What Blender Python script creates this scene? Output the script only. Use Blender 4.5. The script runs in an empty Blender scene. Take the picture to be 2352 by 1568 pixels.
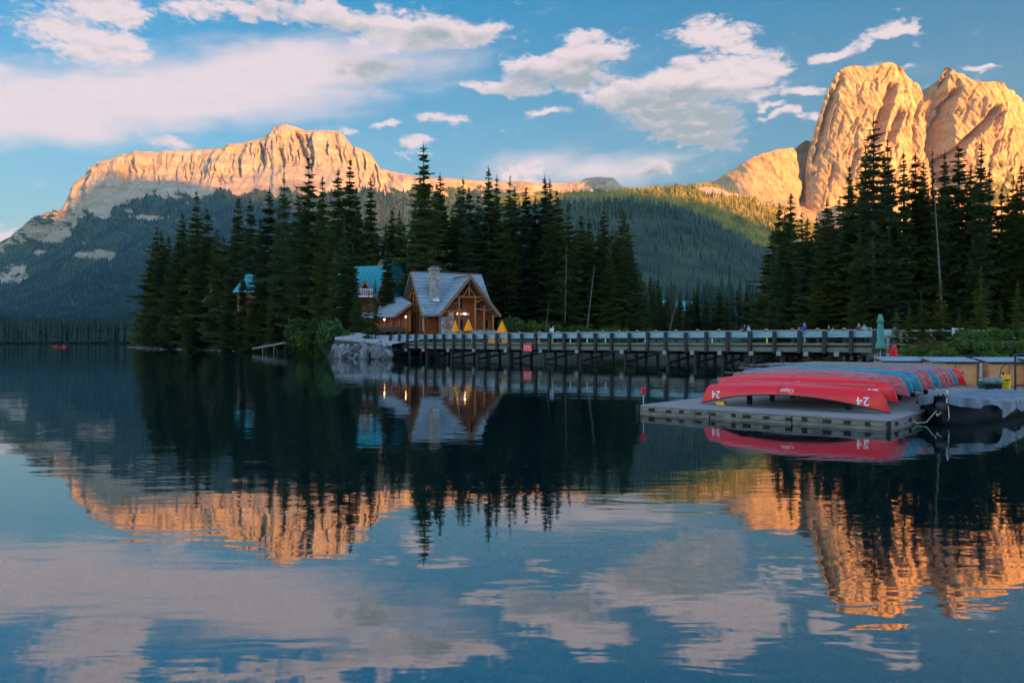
import bpy, math, random
import numpy as np
from mathutils import Vector, Matrix

random.seed(7)
R = math.radians
SC = bpy.context.scene
COL = SC.collection
F = 1829.0                                   # focal length of the photograph in its 2352 px wide frame
EYE = 2.1                                    # eye height over the lake

# ------------------------------------------------------------------ camera
cd = bpy.data.cameras.new('camera'); cam = bpy.data.objects.new('camera', cd); COL.objects.link(cam)
cam.location = (0, 0, EYE); cam.rotation_euler = (R(90), 0, 0)
cd.sensor_width = 36; cd.lens = 28.0; cd.clip_start = 0.1; cd.clip_end = 40000
SC.camera = cam

# ------------------------------------------------------------------ sun, sky
SUN_EL, SUN_SIDE = 5.0, 40.0                 # low evening sun, behind the viewer and to the right
sd = bpy.data.lights.new('sun', 'SUN'); sun = bpy.data.objects.new('sun', sd); COL.objects.link(sun)
sd.energy = 4.5; sd.angle = R(0.5); sd.color = (1.0, 0.34, 0.045)
sv = Vector((math.sin(R(SUN_SIDE)) * math.cos(R(SUN_EL)), -math.cos(R(SUN_SIDE)) * math.cos(R(SUN_EL)), math.sin(R(SUN_EL))))
sun.rotation_euler = sv.to_track_quat('Z', 'Y').to_euler()
sun.location = (300, -300, 500)

W = bpy.data.worlds.new('World'); SC.world = W; W.use_nodes = True
nt = W.node_tree; nt.nodes.clear(); N = nt.nodes; L = nt.links
def nd(t, **kw):
    n = N.new(t)
    for k, v in kw.items(): setattr(n, k, v)
    return n
def mth(op, a, b=None, c=None, clamp=False):
    n = nd('ShaderNodeMath', operation=op, use_clamp=clamp)
    for i, v in enumerate((a, b, c)):
        if v is None: continue
        if isinstance(v, (int, float)): n.inputs[i].default_value = v
        else: L.new(v, n.inputs[i])
    return n.outputs[0]
sky = nd('ShaderNodeTexSky', sky_type='NISHITA', sun_disc=False, sun_elevation=R(SUN_EL), sun_rotation=R(180 - SUN_SIDE))
sky.air_density = 1.0; sky.dust_density = 0.6; sky.ozone_density = 2.0; sky.altitude = 1300
tc = nd('ShaderNodeTexCoord'); sp = nd('ShaderNodeSeparateXYZ'); L.new(tc.outputs['Generated'], sp.inputs[0])
az = mth('MULTIPLY', mth('ARCTAN2', sp.outputs[0], sp.outputs[1]), 57.29578)
el = mth('MULTIPLY', mth('ARCSINE', sp.outputs[2]), 57.29578)
cmb = nd('ShaderNodeCombineXYZ'); L.new(az, cmb.inputs[0]); L.new(el, cmb.inputs[1])
PQ = cmb.outputs[0]
def azel(x, y):
    a = math.atan((x - 1176) / F); return math.degrees(a), math.degrees(math.atan((784 - y) / F * math.cos(a)))
# clouds: where each stands in the sky (direction given by the frame coordinates it was measured in), half sizes, tilt, weight
CL = [(330,215,520,85,8,1.0),(640,165,360,80,8,.95),(60,258,300,66,4,1.0),(850,140,260,80,0,.55),
      (125,50,60,34,0,1.0),(245,112,110,42,10,1.0),(250,16,120,34,0,.9),(190,75,170,75,0,.6),
      (455,20,70,30,0,.9),(600,24,170,34,0,.6),(765,36,100,32,0,.95),(900,50,140,40,0,.55),(985,82,165,30,3,1.15),
      (860,165,90,36,0,.6),(1345,97,60,22,0,1.15),(1290,146,150,32,8,1.1),(1180,200,115,20,-3,.9),(1335,180,100,34,0,.7),
      (1640,85,110,36,-10,.75),(1705,107,70,20,-15,.7),(1610,185,190,48,4,1.15),(1470,213,130,34,0,1.05),(1690,168,115,34,0,1.05),
      (1742,215,52,24,0,.95),(1565,275,135,50,-14,1.1),(1640,322,52,28,0,1.05),(1260,265,56,12,0,.9),(1020,273,78,13,-2,.95),
      (895,280,30,11,0,.85),(805,292,30,14,0,.9),(955,335,56,18,8,.8),(1370,378,270,52,0,.62),(1200,400,60,30,0,1.1),
      (1500,386,56,24,0,.9),(1925,122,66,15,12,1.0),(2040,73,84,16,6,1.0),(1845,212,58,12,0,1.0),(1765,245,36,13,0,1.0),
      (1790,267,54,10,0,1.0),(1862,271,30,11,0,1.0),(2020,162,62,18,0,1.1),(2255,165,36,9,-20,.75),(25,535,80,26,0,1.0),
      (150,318,300,34,4,.42),(380,325,54,20,0,.75),(1600,240,260,110,0,.5),(1440,150,400,90,0,.32)]
GR = [(1575,285,160,66,-14,1.5),(1540,235,220,34,3,1.0),(1610,335,80,30,0,.7),(860,165,120,50,0,.8),(1000,98,150,30,3,.7),
      (1500,395,50,22,0,1.0),(1270,185,170,34,6,.9),(780,60,120,30,0,.5),(640,40,160,34,0,.45)]
mpn = nd('ShaderNodeMapping', vector_type='TEXTURE'); mpn.inputs['Scale'].default_value = (2.1, .95, 1); L.new(PQ, mpn.inputs[0])
nz = nd('ShaderNodeTexNoise'); nz.inputs['Scale'].default_value = 1.0; nz.inputs['Detail'].default_value = 9; nz.inputs['Roughness'].default_value = 0.70
nz.inputs['Distortion'].default_value = 0.35
L.new(mpn.outputs[0], nz.inputs[0])
mp2 = nd('ShaderNodeMapping', vector_type='TEXTURE'); mp2.inputs['Scale'].default_value = (1.1, .8, 1); mp2.inputs['Location'].default_value = (3, 7, 0); L.new(PQ, mp2.inputs[0])
wz = nd('ShaderNodeTexNoise'); wz.inputs['Scale'].default_value = .35; wz.inputs['Detail'].default_value = 5; L.new(mp2.outputs[0], wz.inputs[0])
wsub = nd('ShaderNodeVectorMath', operation='SUBTRACT'); L.new(wz.outputs['Color'], wsub.inputs[0]); wsub.inputs[1].default_value = (.5, .5, .5)
wsc = nd('ShaderNodeVectorMath', operation='MULTIPLY'); L.new(wsub.outputs[0], wsc.inputs[0]); wsc.inputs[1].default_value = (3.6, 2.2, 0)
wadd = nd('ShaderNodeVectorMath', operation='ADD'); L.new(PQ, wadd.inputs[0]); L.new(wsc.outputs[0], wadd.inputs[1])
PW = wadd.outputs[0]
def blobs(lst):
    acc = None
    for (x, y, rx, ry, rot, w) in lst:
        a, e = azel(x, y)
        m = nd('ShaderNodeMapping', vector_type='TEXTURE'); L.new(PW, m.inputs[0])
        k = 1.5
        if rx < 90 and w > .8: w *= .74
        m.inputs['Location'].default_value = (a, e, 0); m.inputs['Rotation'].default_value = (0, 0, R(rot))
        m.inputs['Scale'].default_value = (k * math.degrees(rx / F) * math.cos(R(a)), k * math.degrees(ry / F) * math.cos(R(a)), 1)
        g = nd('ShaderNodeTexGradient', gradient_type='QUADRATIC_SPHERE') if False else nd('ShaderNodeTexGradient', gradient_type='SPHERICAL')
        L.new(m.outputs[0], g.inputs[0])
        v = mth('MULTIPLY', g.outputs['Fac'], w)
        acc = v if acc is None else mth('SMOOTH_MAX', acc, v, .12)
    return acc
SOFT = [(330,222,560,74,8,1.0),(640,168,400,72,8,.9),(40,262,330,64,4,1.0),(860,150,270,70,2,.5),(1370,385,290,46,0,.62),(150,318,300,34,4,.45),(1560,215,300,90,0,.30)]
cov = blobs([c for c in CL if c[:2] not in ((330,215),(640,165),(60,258),(850,140),(1370,378),(150,318),(1600,240),(1440,150))]); gry = blobs(GR); cos_ = blobs(SOFT)
# outside the frame the same broken cloud goes on
out1 = mth('MULTIPLY', mth('SUBTRACT', mth('ABSOLUTE', az), 36), .12, clamp=True)
out2 = mth('MULTIPLY', mth('SUBTRACT', el, 25), .12, clamp=True)
bigc = nd('ShaderNodeTexNoise'); bigc.inputs['Scale'].default_value = .05; bigc.inputs['Detail'].default_value = 2; L.new(mp2.outputs[0], bigc.inputs[0])
outc = mth('MULTIPLY', mth('MAXIMUM', out1, out2), mth('MULTIPLY', mth('SUBTRACT', bigc.outputs[0], .38), 2.2))
covt = mth('MAXIMUM', cov, outc)
mp5 = nd('ShaderNodeMapping', vector_type='TEXTURE'); mp5.inputs['Scale'].default_value = (.62, .34, 1); L.new(PQ, mp5.inputs[0])
nf_ = nd('ShaderNodeTexNoise'); nf_.inputs['Scale'].default_value = 1.0; nf_.inputs['Detail'].default_value = 5; nf_.inputs['Roughness'].default_value = .6; L.new(mp5.outputs[0], nf_.inputs[0])
raw = mth('ADD', mth('ADD', mth('MULTIPLY', covt, 1.55), mth('MULTIPLY', mth('SUBTRACT', nz.outputs['Fac'], .5), 1.7)), mth('MULTIPLY', mth('SUBTRACT', nf_.outputs['Fac'], .5), .95))
dn = nd('ShaderNodeMapRange', interpolation_type='SMOOTHSTEP'); L.new(raw, dn.inputs[0])
dn.inputs['From Min'].default_value = .32; dn.inputs['From Max'].default_value = .86
mp4 = nd('ShaderNodeMapping', vector_type='TEXTURE'); mp4.inputs['Scale'].default_value = (9, 1.6, 1); mp4.inputs['Rotation'].default_value = (0, 0, R(8)); L.new(PQ, mp4.inputs[0])
ns2 = nd('ShaderNodeTexNoise'); ns2.inputs['Scale'].default_value = 1.0; ns2.inputs['Detail'].default_value = 7; ns2.inputs['Roughness'].default_value = .6; ns2.inputs['Distortion'].default_value = .6; L.new(mp4.outputs[0], ns2.inputs[0])
rs = mth('ADD', mth('MULTIPLY', cos_, 1.5), mth('MULTIPLY', mth('SUBTRACT', ns2.outputs['Fac'], .5), 1.0))
ds_ = nd('ShaderNodeMapRange', interpolation_type='SMOOTHSTEP'); L.new(rs, ds_.inputs[0]); ds_.inputs['From Min'].default_value = .12; ds_.inputs['From Max'].default_value = 1.05
inv1 = mth('SUBTRACT', 1.0, mth('MULTIPLY', dn.outputs[0], .95)); inv2 = mth('SUBTRACT', 1.0, mth('MULTIPLY', ds_.outputs[0], .93))
dens = mth('SUBTRACT', 1.0, mth('MULTIPLY', inv1, inv2))
# cloud tone: sunlit pink tops, blue-grey thick undersides
gsm = nd('ShaderNodeMapRange', interpolation_type='SMOOTHSTEP'); L.new(mth('ADD', gry, mth('MULTIPLY', mth('SUBTRACT', nz.outputs['Fac'], .5), .9)), gsm.inputs[0])
gsm.inputs['From Min'].default_value = .12; gsm.inputs['From Max'].default_value = .75
mp3 = nd('ShaderNodeMapping', vector_type='TEXTURE'); mp3.inputs['Scale'].default_value = (2.1, .95, 1); mp3.inputs['Location'].default_value = (-.25, -.42, 0); L.new(PQ, mp3.inputs[0])
nu_ = nd('ShaderNodeTexNoise'); nu_.inputs['Scale'].default_value = 1.0; nu_.inputs['Detail'].default_value = 5; nu_.inputs['Roughness'].default_value = .6; nu_.inputs['Distortion'].default_value = .35; L.new(mp3.outputs[0], nu_.inputs[0])
emb = mth('MULTIPLY', mth('SUBTRACT', nu_.outputs['Fac'], nz.outputs['Fac']), 2.5)
cc = nd('ShaderNodeMix', data_type='RGBA'); L.new(mth('MULTIPLY', mth('ADD', mth('MULTIPLY', gsm.outputs[0], 1.0), emb, clamp=True), mth('ADD', mth('MULTIPLY', dn.outputs[0], .8), .2)), cc.inputs[0])
cc.inputs[6].default_value = (1.36, 1.10, 1.13, 1); cc.inputs[7].default_value = (.56, .63, .68, 1)
# the blue between the clouds: the Nishita sky, cooled and deepened in view, brightened overhead as added fill
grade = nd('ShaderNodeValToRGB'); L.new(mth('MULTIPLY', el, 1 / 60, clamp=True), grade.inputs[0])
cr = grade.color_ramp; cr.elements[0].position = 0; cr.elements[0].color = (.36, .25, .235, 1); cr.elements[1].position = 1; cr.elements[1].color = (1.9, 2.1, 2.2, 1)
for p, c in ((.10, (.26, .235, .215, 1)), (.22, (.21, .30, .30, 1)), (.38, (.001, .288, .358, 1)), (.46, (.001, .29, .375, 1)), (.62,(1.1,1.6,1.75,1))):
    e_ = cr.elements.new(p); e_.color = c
skm = nd('ShaderNodeMix', data_type='RGBA', blend_type='MULTIPLY'); skm.inputs[0].default_value = 1
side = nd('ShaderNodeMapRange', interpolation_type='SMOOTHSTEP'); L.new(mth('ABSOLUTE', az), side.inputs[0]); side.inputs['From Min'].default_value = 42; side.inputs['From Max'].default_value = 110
gmx = nd('ShaderNodeMix', data_type='RGBA'); L.new(side.outputs[0], gmx.inputs[0]); L.new(grade.outputs[0], gmx.inputs[6]); gmx.inputs[7].default_value = (2.25, 2.2, 2.2, 1)  # sky beside and behind the view brightened to add ambient light
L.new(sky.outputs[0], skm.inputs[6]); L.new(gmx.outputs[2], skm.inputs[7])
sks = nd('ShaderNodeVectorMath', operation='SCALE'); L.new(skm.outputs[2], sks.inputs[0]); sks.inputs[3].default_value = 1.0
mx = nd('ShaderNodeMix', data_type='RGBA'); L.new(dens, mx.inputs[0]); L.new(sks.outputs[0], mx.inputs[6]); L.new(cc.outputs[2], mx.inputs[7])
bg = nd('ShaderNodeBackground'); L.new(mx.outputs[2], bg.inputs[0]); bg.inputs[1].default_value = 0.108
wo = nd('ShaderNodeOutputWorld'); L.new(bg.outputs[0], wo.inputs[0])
W.cycles.sampling_method = 'MANUAL'; W.cycles.sample_map_resolution = 512

SC.view_settings.view_transform = 'Standard'; SC.view_settings.look = 'None'
SC.view_settings.exposure = 2.6; SC.view_settings.gamma = 1; SC.view_settings.use_curve_mapping = False
SC.render.engine = 'CYCLES'
SC.cycles.max_bounces = 6; SC.cycles.diffuse_bounces = 2; SC.cycles.glossy_bounces = 3; SC.cycles.transmission_bounces = 4
SC.cycles.transparent_max_bounces = 8; SC.cycles.use_denoising = True; SC.cycles.caustics_reflective = False; SC.cycles.caustics_refractive = False

# ------------------------------------------------------------------ numeric noise
def _h(ix, iy, s):
    n = (ix.astype(np.int64) * 374761393 + iy.astype(np.int64) * 668265263 + s * 1442695041) & 0xffffffff
    n = ((n ^ (n >> 13)) * 1274126177) & 0xffffffff
    return ((n ^ (n >> 16)) & 0xffffff) / float(0xffffff)
def vn(x, y, s=0):
    ix = np.floor(x); iy = np.floor(y); fx = x - ix; fy = y - iy
    fx = fx * fx * fx * (fx * (fx * 6 - 15) + 10); fy = fy * fy * fy * (fy * (fy * 6 - 15) + 10)
    a = _h(ix, iy, s); b = _h(ix + 1, iy, s); c = _h(ix, iy + 1, s); d = _h(ix + 1, iy + 1, s)
    return (a * (1 - fx) + b * fx) * (1 - fy) + (c * (1 - fx) + d * fx) * fy
def fbm(x, y, o=5, s=0, g=.5):
    x = np.asarray(x, float); y = np.asarray(y, float)
    t = 0; a = 1; m = 0
    for i in range(o):
        t = t + a * vn(x, y, s + i * 17); m += a; a *= g; x = x * 2.03 + 11.3; y = y * 2.03 + 4.7
    return t / m
def ridged(x, y, o=5, s=0, g=.5):
    x = np.asarray(x, float); y = np.asarray(y, float)
    t = 0; a = 1; m = 0
    for i in range(o):
        t = t + a * (1 - np.abs(2 * vn(x, y, s + i * 17) - 1)); m += a; a *= g; x = x * 2.03 + 11.3; y = y * 2.03 + 4.7
    return t / m
def ln(x, y, s=0):
    """value noise with straight (not smoothed) interpolation: planar facets with crisp creases"""
    x = np.asarray(x, float); y = np.asarray(y, float)
    ix = np.floor(x); iy = np.floor(y); fx = x - ix; fy = y - iy
    a = _h(ix, iy, s); b = _h(ix + 1, iy, s); c = _h(ix, iy + 1, s); d = _h(ix + 1, iy + 1, s)
    return np.where(fx + fy < 1, a + (b - a) * fx + (c - a) * fy, d + (c - d) * (1 - fx) + (b - d) * (1 - fy)) - .5
def sstep(a, b, x):
    t = np.clip((x - a) / (b - a), 0, 1); return t * t * (3 - 2 * t)

# ------------------------------------------------------------------ object helpers
def tag(o, label=None, cat=None, group=None, kind=None):
    if label: o['label'] = label
    if cat: o['category'] = cat
    if group: o['group'] = group
    if kind: o['kind'] = kind
    return o
def empty(name, loc, rz=0, label=None, cat=None, group=None):
    o = bpy.data.objects.new(name, None); COL.objects.link(o); o.location = loc; o.rotation_euler = (0, 0, rz); o.empty_display_size = .2
    return tag(o, label, cat, group)
def link(name, me, parent=None, loc=None, rot=None, scale=None):
    o = bpy.data.objects.new(name, me); COL.objects.link(o)
    if parent is not None: o.parent = parent
    if loc is not None: o.location = loc
    if rot is not None: o.rotation_euler = rot
    if scale is not None: o.scale = scale
    return o
def kids(o): return [c for c in bpy.data.objects if c.parent == o]
def copy_tree(o, parent=None, _k=None):
    c = o.copy(); COL.objects.link(c)
    if parent is not None: c.parent = parent
    for ch in list(o.children): copy_tree(ch, c)
    return c
def npmesh(name, V, Fc, mat, smooth=False, attrs=None):
    """V (n,3), Fc (m,3) or (m,4) int"""
    me = bpy.data.meshes.new(name); k = Fc.shape[1]
    me.vertices.add(len(V)); me.vertices.foreach_set('co', np.ascontiguousarray(V, dtype=np.float32).ravel())
    me.loops.add(Fc.size); me.loops.foreach_set('vertex_index', Fc.astype(np.int32).ravel())
    me.polygons.add(len(Fc)); me.polygons.foreach_set('loop_start', np.arange(0, Fc.size, k, dtype=np.int32))
    me.update(calc_edges=True)
    if smooth: me.polygons.foreach_set('use_smooth', np.ones(len(Fc), dtype=bool))
    if attrs:
        for an, av in attrs.items():
            at = me.attributes.new(an, 'FLOAT', 'POINT'); at.data.foreach_set('value', np.ascontiguousarray(av, dtype=np.float32))
    if mat: me.materials.append(mat)
    me.validate()
    return me
class MB:
    def __init__(s): s.v = []; s.f = []
    def add(s, vs, fs):
        b = len(s.v); s.v += [tuple(v) for v in vs]; s.f += [tuple(b + i for i in f) for f in fs]; return s
    def box(s, c, d, rz=0, M=None):
        x, y, z = d[0] / 2, d[1] / 2, d[2] / 2
        P = [Vector((i * x, j * y, k * z)) for i in (-1, 1) for j in (-1, 1) for k in (-1, 1)]
        Q = Matrix.Rotation(rz, 3, 'Z') if M is None else M
        P = [Q @ p + Vector(c) for p in P]
        return s.add(P, [(0, 1, 3, 2), (4, 6, 7, 5), (0, 4, 5, 1), (2, 3, 7, 6), (0, 2, 6, 4), (1, 5, 7, 3)])
    def beam(s, a, b, w, h, up=(0, 0, 1)):
        a = Vector(a); b = Vector(b); d = (b - a); n = d.normalized(); u = Vector(up)
        r = n.cross(u)
        if r.length < 1e-4: r = n.cross(Vector((0, 1, 0)))
        r.normalize(); t = r.cross(n)
        P = [p + r * (i * w / 2) + t * (j * h / 2) for p in (a, b) for i in (-1, 1) for j in (-1, 1)]
        return s.add(P, [(0, 1, 3, 2), (4, 6, 7, 5), (0, 4, 5, 1), (2, 3, 7, 6), (0, 2, 6, 4), (1, 5, 7, 3)])
    def tube(s, a, b, r0, r1=None, n=8, cap=True):
        r1 = r0 if r1 is None else r1
        a = Vector(a); b = Vector(b); d = (b - a).normalized()
        r = d.cross(Vector((0, 0, 1)))
        if r.length < 1e-3: r = Vector((1, 0, 0))
        r.normalize(); t = d.cross(r)
        P = []
        for p, q in ((a, r0), (b, r1)):
            for i in range(n):
                an = 2 * math.pi * i / n; P.append(p + r * (math.cos(an) * q) + t * (math.sin(an) * q))
        fs = [(i, (i + 1) % n, n + (i + 1) % n, n + i) for i in range(n)]
        if cap: fs += [tuple(range(n - 1, -1, -1)), tuple(range(n, 2 * n))]
        return s.add(P, fs)
    def path(s, pts, r, n=6):
        for a, b in zip(pts[:-1], pts[1:]): s.tube(a, b, r, r, n)
        return s
    def slab(s, poly, off):
        """a polygon given thickness along vector off"""
        P = [Vector(p) for p in poly]; o = Vector(off); n = len(P)
        return s.add(P + [p + o for p in P], [tuple(range(n)), tuple(range(2 * n - 1, n - 1, -1))] + [(i, i + n, (i + 1) % n + n, (i + 1) % n) for i in range(n)])
    def lathe(s, c, prof, n=16, fr=None):
        c = Vector(c); P = []
        for j, (r, z) in enumerate(prof):
            for i in range(n):
                a = 2 * math.pi * i / n; q = r * (fr(a, j, z) if fr else 1)
                P.append(c + Vector((math.cos(a) * q, math.sin(a) * q, z)))
        fs = []
        for j in range(len(prof) - 1):
            for i in range(n):
                fs.append((j * n + i, j * n + (i + 1) % n, (j + 1) * n + (i + 1) % n, (j + 1) * n + i))
        fs.append(tuple(range(n - 1, -1, -1))); fs.append(tuple(range((len(prof) - 1) * n, len(prof) * n)))
        return s.add(P, fs)
    def mesh(s, name, mat, smooth=False):
        me = bpy.data.meshes.new(name); me.from_pydata(s.v, [], s.f)
        if mat: me.materials.append(mat)
        if smooth:
            for p in me.polygons: p.use_smooth = True
        me.update()
        import bmesh
        bm = bmesh.new(); bm.from_mesh(me); bmesh.ops.recalc_face_normals(bm, faces=bm.faces); bm.to_mesh(me); bm.free()
        return me
    def build(s, name, mat, parent=None, smooth=False, loc=None, rz=0):
        return link(name, s.mesh(name, mat, smooth), parent, loc, (0, 0, rz) if rz else None)

# ------------------------------------------------------------------ materials
def material(name):
    m = bpy.data.materials.new(name); m.use_nodes = True; t = m.node_tree; t.nodes.clear(); return m, t
def _n(t, ty, **kw):
    n = t.nodes.new(ty)
    for k, v in kw.items(): setattr(n, k, v)
    return n
def simple(name, col, rough=.7, var=.25, scale=3.0, bump=0.0, metal=0.0, stretch=(1, 1, 1), col2=None, spec=.4, rnd=0.0, coat=0.0, detail=5):
    """base colour with two-octave procedural wear, optional bump and per-object variation"""
    m, t = material(name); l = t.links
    p = _n(t, 'ShaderNodeBsdfPrincipled'); o = _n(t, 'ShaderNodeOutputMaterial'); l.new(p.outputs[0], o.inputs[0])
    c = _n(t, 'ShaderNodeTexCoord'); mp = _n(t, 'ShaderNodeMapping'); l.new(c.outputs['Object'], mp.inputs[0]); mp.inputs['Scale'].default_value = stretch
    nz = _n(t, 'ShaderNodeTexNoise'); nz.inputs['Scale'].default_value = scale; nz.inputs['Detail'].default_value = detail; nz.inputs['Roughness'].default_value = .65
    l.new(mp.outputs[0], nz.inputs[0])
    mr = _n(t, 'ShaderNodeMapRange'); mr.inputs['From Min'].default_value = .3; mr.inputs['From Max'].default_value = .7; l.new(nz.outputs['Fac'], mr.inputs[0])
    mix = _n(t, 'ShaderNodeMix', data_type='RGBA'); l.new(mr.outputs[0], mix.inputs[0])
    c2 = col2 if col2 else tuple(max(0, v * (1 - var * 1.3)) for v in col)
    mix.inputs[6].default_value = (*c2, 1); mix.inputs[7].default_value = (*[min(1, v * (1 + (0 if col2 else var * .7))) for v in col], 1)
    src = mix.outputs[2]
    if rnd:
        oi = _n(t, 'ShaderNodeObjectInfo'); mr2 = _n(t, 'ShaderNodeMapRange'); l.new(oi.outputs['Random'], mr2.inputs[0])
        mr2.inputs['To Min'].default_value = 1 - rnd; mr2.inputs['To Max'].default_value = 1 + rnd
        vs = _n(t, 'ShaderNodeVectorMath', operation='SCALE'); l.new(src, vs.inputs[0]); l.new(mr2.outputs[0], vs.inputs[3]); src = vs.outputs[0]
    l.new(src, p.inputs['Base Color'])
    p.inputs['Roughness'].default_value = rough; p.inputs['Metallic'].default_value = metal
    p.inputs['Specular IOR Level'].default_value = spec
    if coat: p.inputs['Coat Weight'].default_value = coat; p.inputs['Coat Roughness'].default_value = .12
    if bump:
        b = _n(t, 'ShaderNodeBump'); b.inputs['Strength'].default_value = 1; b.inputs['Distance'].default_value = bump
        l.new(nz.outputs['Fac'], b.inputs['Height']); l.new(b.outputs[0], p.inputs['Normal'])
    return m
M = {}
M['log'] = simple('log_wood', (.42, .125, .022), .5, .35, 5, .01, stretch=(1, 1, 4))
M['siding'] = simple('wood_siding', (.30, .068, .010), .55, .35, 4, .01, stretch=(6, 6, .6))
M['darkwood'] = simple('dark_stained_wood', (.055, .022, .012), .6, .3, 4, .01)
M['trim'] = simple('barge_board', (.22, .13, .08), .6, .25, 5)
M['slate'] = simple('grey_shingle', (.24, .31, .345), .75, .55, 3.4, .03, stretch=(2, 2, 2), rnd=.13)
M['stone'] = simple('rubble_stone', (.36, .33, .29), .85, .45, 3.5, .05, rnd=.2)
M['mortar'] = simple('mortar', (.16, .145, .13), .9, .2, 5)
M['teal'] = simple('teal_metal_roof', (.012, .27, .30), .45, .2, 1.2, stretch=(6, 6, .4))
M['glass'] = simple('window_glass', (.012, .015, .018), .08, .1, 1, spec=.8)
M['white'] = simple('white_paint', (.72, .72, .70), .5, .12, 4)
M['orange'] = simple('orange_canvas', (.95, .29, .004), .8, .15, 4, .01)
M['green_canvas'] = simple('sage_green_canvas', (.07, .26, .20), .85, .2, 5, .01)
M['metal'] = simple('galvanised_steel', (.22, .37, .46), .42, .22, 3, metal=.35, stretch=(.3, .3, 3))
M['post'] = simple('creosoted_post', (.018, .018, .022), .7, .3, 6, .01)
M['timber'] = simple('weathered_timber', (.15, .16, .12), .85, .35, 2.5, .01, stretch=(.5, .5, 6))
M['greytimber'] = simple('silver_grey_timber', (.27, .26, .235), .85, .3, 2.5, .01, stretch=(1, 1, 4))
M['pile'] = simple('tarred_pile', (.016, .015, .014), .7, .4, 3, .01)
M['dockboard'] = simple('dock_board', (.215, .205, .195), .8, .28, 2.0, .004, stretch=(1, 8, 1))
M['dockside'] = simple('dock_side_timber', (.20, .18, .15), .85, .45, 3.0, .01, stretch=(1, 1, 5))
M['darkgap'] = simple('dark_float', (.008, .008, .009), .8, .2, 4)
M['redpaint'] = simple('red_sign_paint', (.70, .012, .018), .5, .12, 3)
M['yellow'] = simple('yellow_plastic', (.85, .50, .01), .4, .12, 5)
M['bark'] = simple('spruce_bark', (.075, .058, .046), .9, .4, 8, .02)
M['greybark'] = simple('dead_grey_bark', (.11, .10, .085), .9, .3, 6, .01)
M['rock'] = simple('riprap_rock', (.17, .185, .195), .9, .7, 3.2, .05, rnd=.5)
M['gravel'] = simple('gravel_road', (.25, .27, .28), .95, .2, 2.0, .02)
M['ply'] = simple('plywood_panel', (.66, .30, .11), .7, .20, 2.2, .003, stretch=(1, 1, 4), col2=(.42, .19, .08))
M['shedroof'] = simple('pale_blue_felt_roof', (.17, .25, .29), .6, .15, 2)
M['skin'] = simple('skin', (.42, .24, .17), .6, .1, 8)
M['skin2'] = simple('skin_tan', (.24, .13, .085), .6, .1, 8)
M['hair'] = simple('dark_hair', (.012, .009, .008), .6, .3, 30)
M['black'] = simple('black_rubber', (.012, .012, .013), .5, .3, 6)
M['tarp'] = simple('blue_grey_tarpaulin', (.105, .15, .19), .5, .35, 3.2, .05)
M['rope'] = simple('pale_rope', (.5, .47, .42), .9, .2, 20)
M['boathull'] = simple('black_boat_hull', (.007, .008, .009), .5, .35, 2, spec=.2)
M['greenbucket'] = simple('green_plastic', (.01, .20, .10), .4, .12, 6)
M['greyplastic'] = simple('grey_plastic_bag', (.14, .19, .20), .35, .3, 7, .03)
M['lettering'] = simple('white_lettering', (.75, .75, .74), .6, .12, 12)
def cloth(name, c): 
    if name not in M: M[name] = simple(name, c, .85, .15, 6, .005)
    return M[name]
def emis(name, col, s):
    m, t = material(name); e = _n(t, 'ShaderNodeEmission'); o = _n(t, 'ShaderNodeOutputMaterial'); t.links.new(e.outputs[0], o.inputs[0])
    e.inputs[0].default_value = (*col, 1); e.inputs[1].default_value = s; return m
M['lampglow'] = emis('lit_lamp', (1, .55, .25), 2.6)
def foliage(name, a, b, rnd=.35, scale=1.2, transl=.25):
    m, t = material(name); l = t.links
    d = _n(t, 'ShaderNodeBsdfDiffuse'); tr = _n(t, 'ShaderNodeBsdfTranslucent'); ms = _n(t, 'ShaderNodeMixShader'); o = _n(t, 'ShaderNodeOutputMaterial')
    c = _n(t, 'ShaderNodeTexCoord'); nz = _n(t, 'ShaderNodeTexNoise'); nz.inputs['Scale'].default_value = scale; nz.inputs['Detail'].default_value = 4; l.new(c.outputs['Object'], nz.inputs[0])
    mr = _n(t, 'ShaderNodeMapRange'); mr.inputs['From Min'].default_value = .33; mr.inputs['From Max'].default_value = .68; l.new(nz.outputs['Fac'], mr.inputs[0])
    mix = _n(t, 'ShaderNodeMix', data_type='RGBA'); l.new(mr.outputs[0], mix.inputs[0]); mix.inputs[6].default_value = (*a, 1); mix.inputs[7].default_value = (*b, 1)
    oi = _n(t, 'ShaderNodeObjectInfo'); mr2 = _n(t, 'ShaderNodeMapRange'); l.new(oi.outputs['Random'], mr2.inputs[0]); mr2.inputs['To Min'].default_value = 1 - rnd; mr2.inputs['To Max'].default_value = 1 + rnd
    vs = _n(t, 'ShaderNodeVectorMath', operation='SCALE'); l.new(mix.outputs[2], vs.inputs[0]); l.new(mr2.outputs[0], vs.inputs[3])
    if rnd:
        ol = _n(t, 'ShaderNodeMix', data_type='RGBA', blend_type='MULTIPLY'); m9 = _n(t, 'ShaderNodeMath', operation='FRACT'); m8 = _n(t, 'ShaderNodeMath', operation='MULTIPLY'); l.new(oi.outputs['Random'], m8.inputs[0]); m8.inputs[1].default_value = 7.13
        l.new(m8.outputs[0], m9.inputs[0]); l.new(m9.outputs[0], ol.inputs[0]); l.new(vs.outputs[0], ol.inputs[6]); ol.inputs[7].default_value = (1.55, 1.2, .62, 1); out = ol.outputs[2]
    else: out = vs.outputs[0]
    l.new(out, d.inputs[0]); l.new(out, tr.inputs[0]); ms.inputs[0].default_value = transl
    l.new(d.outputs[0], ms.inputs[1]); l.new(tr.outputs[0], ms.inputs[2]); l.new(ms.outputs[0], o.inputs[0]); return m
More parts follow.
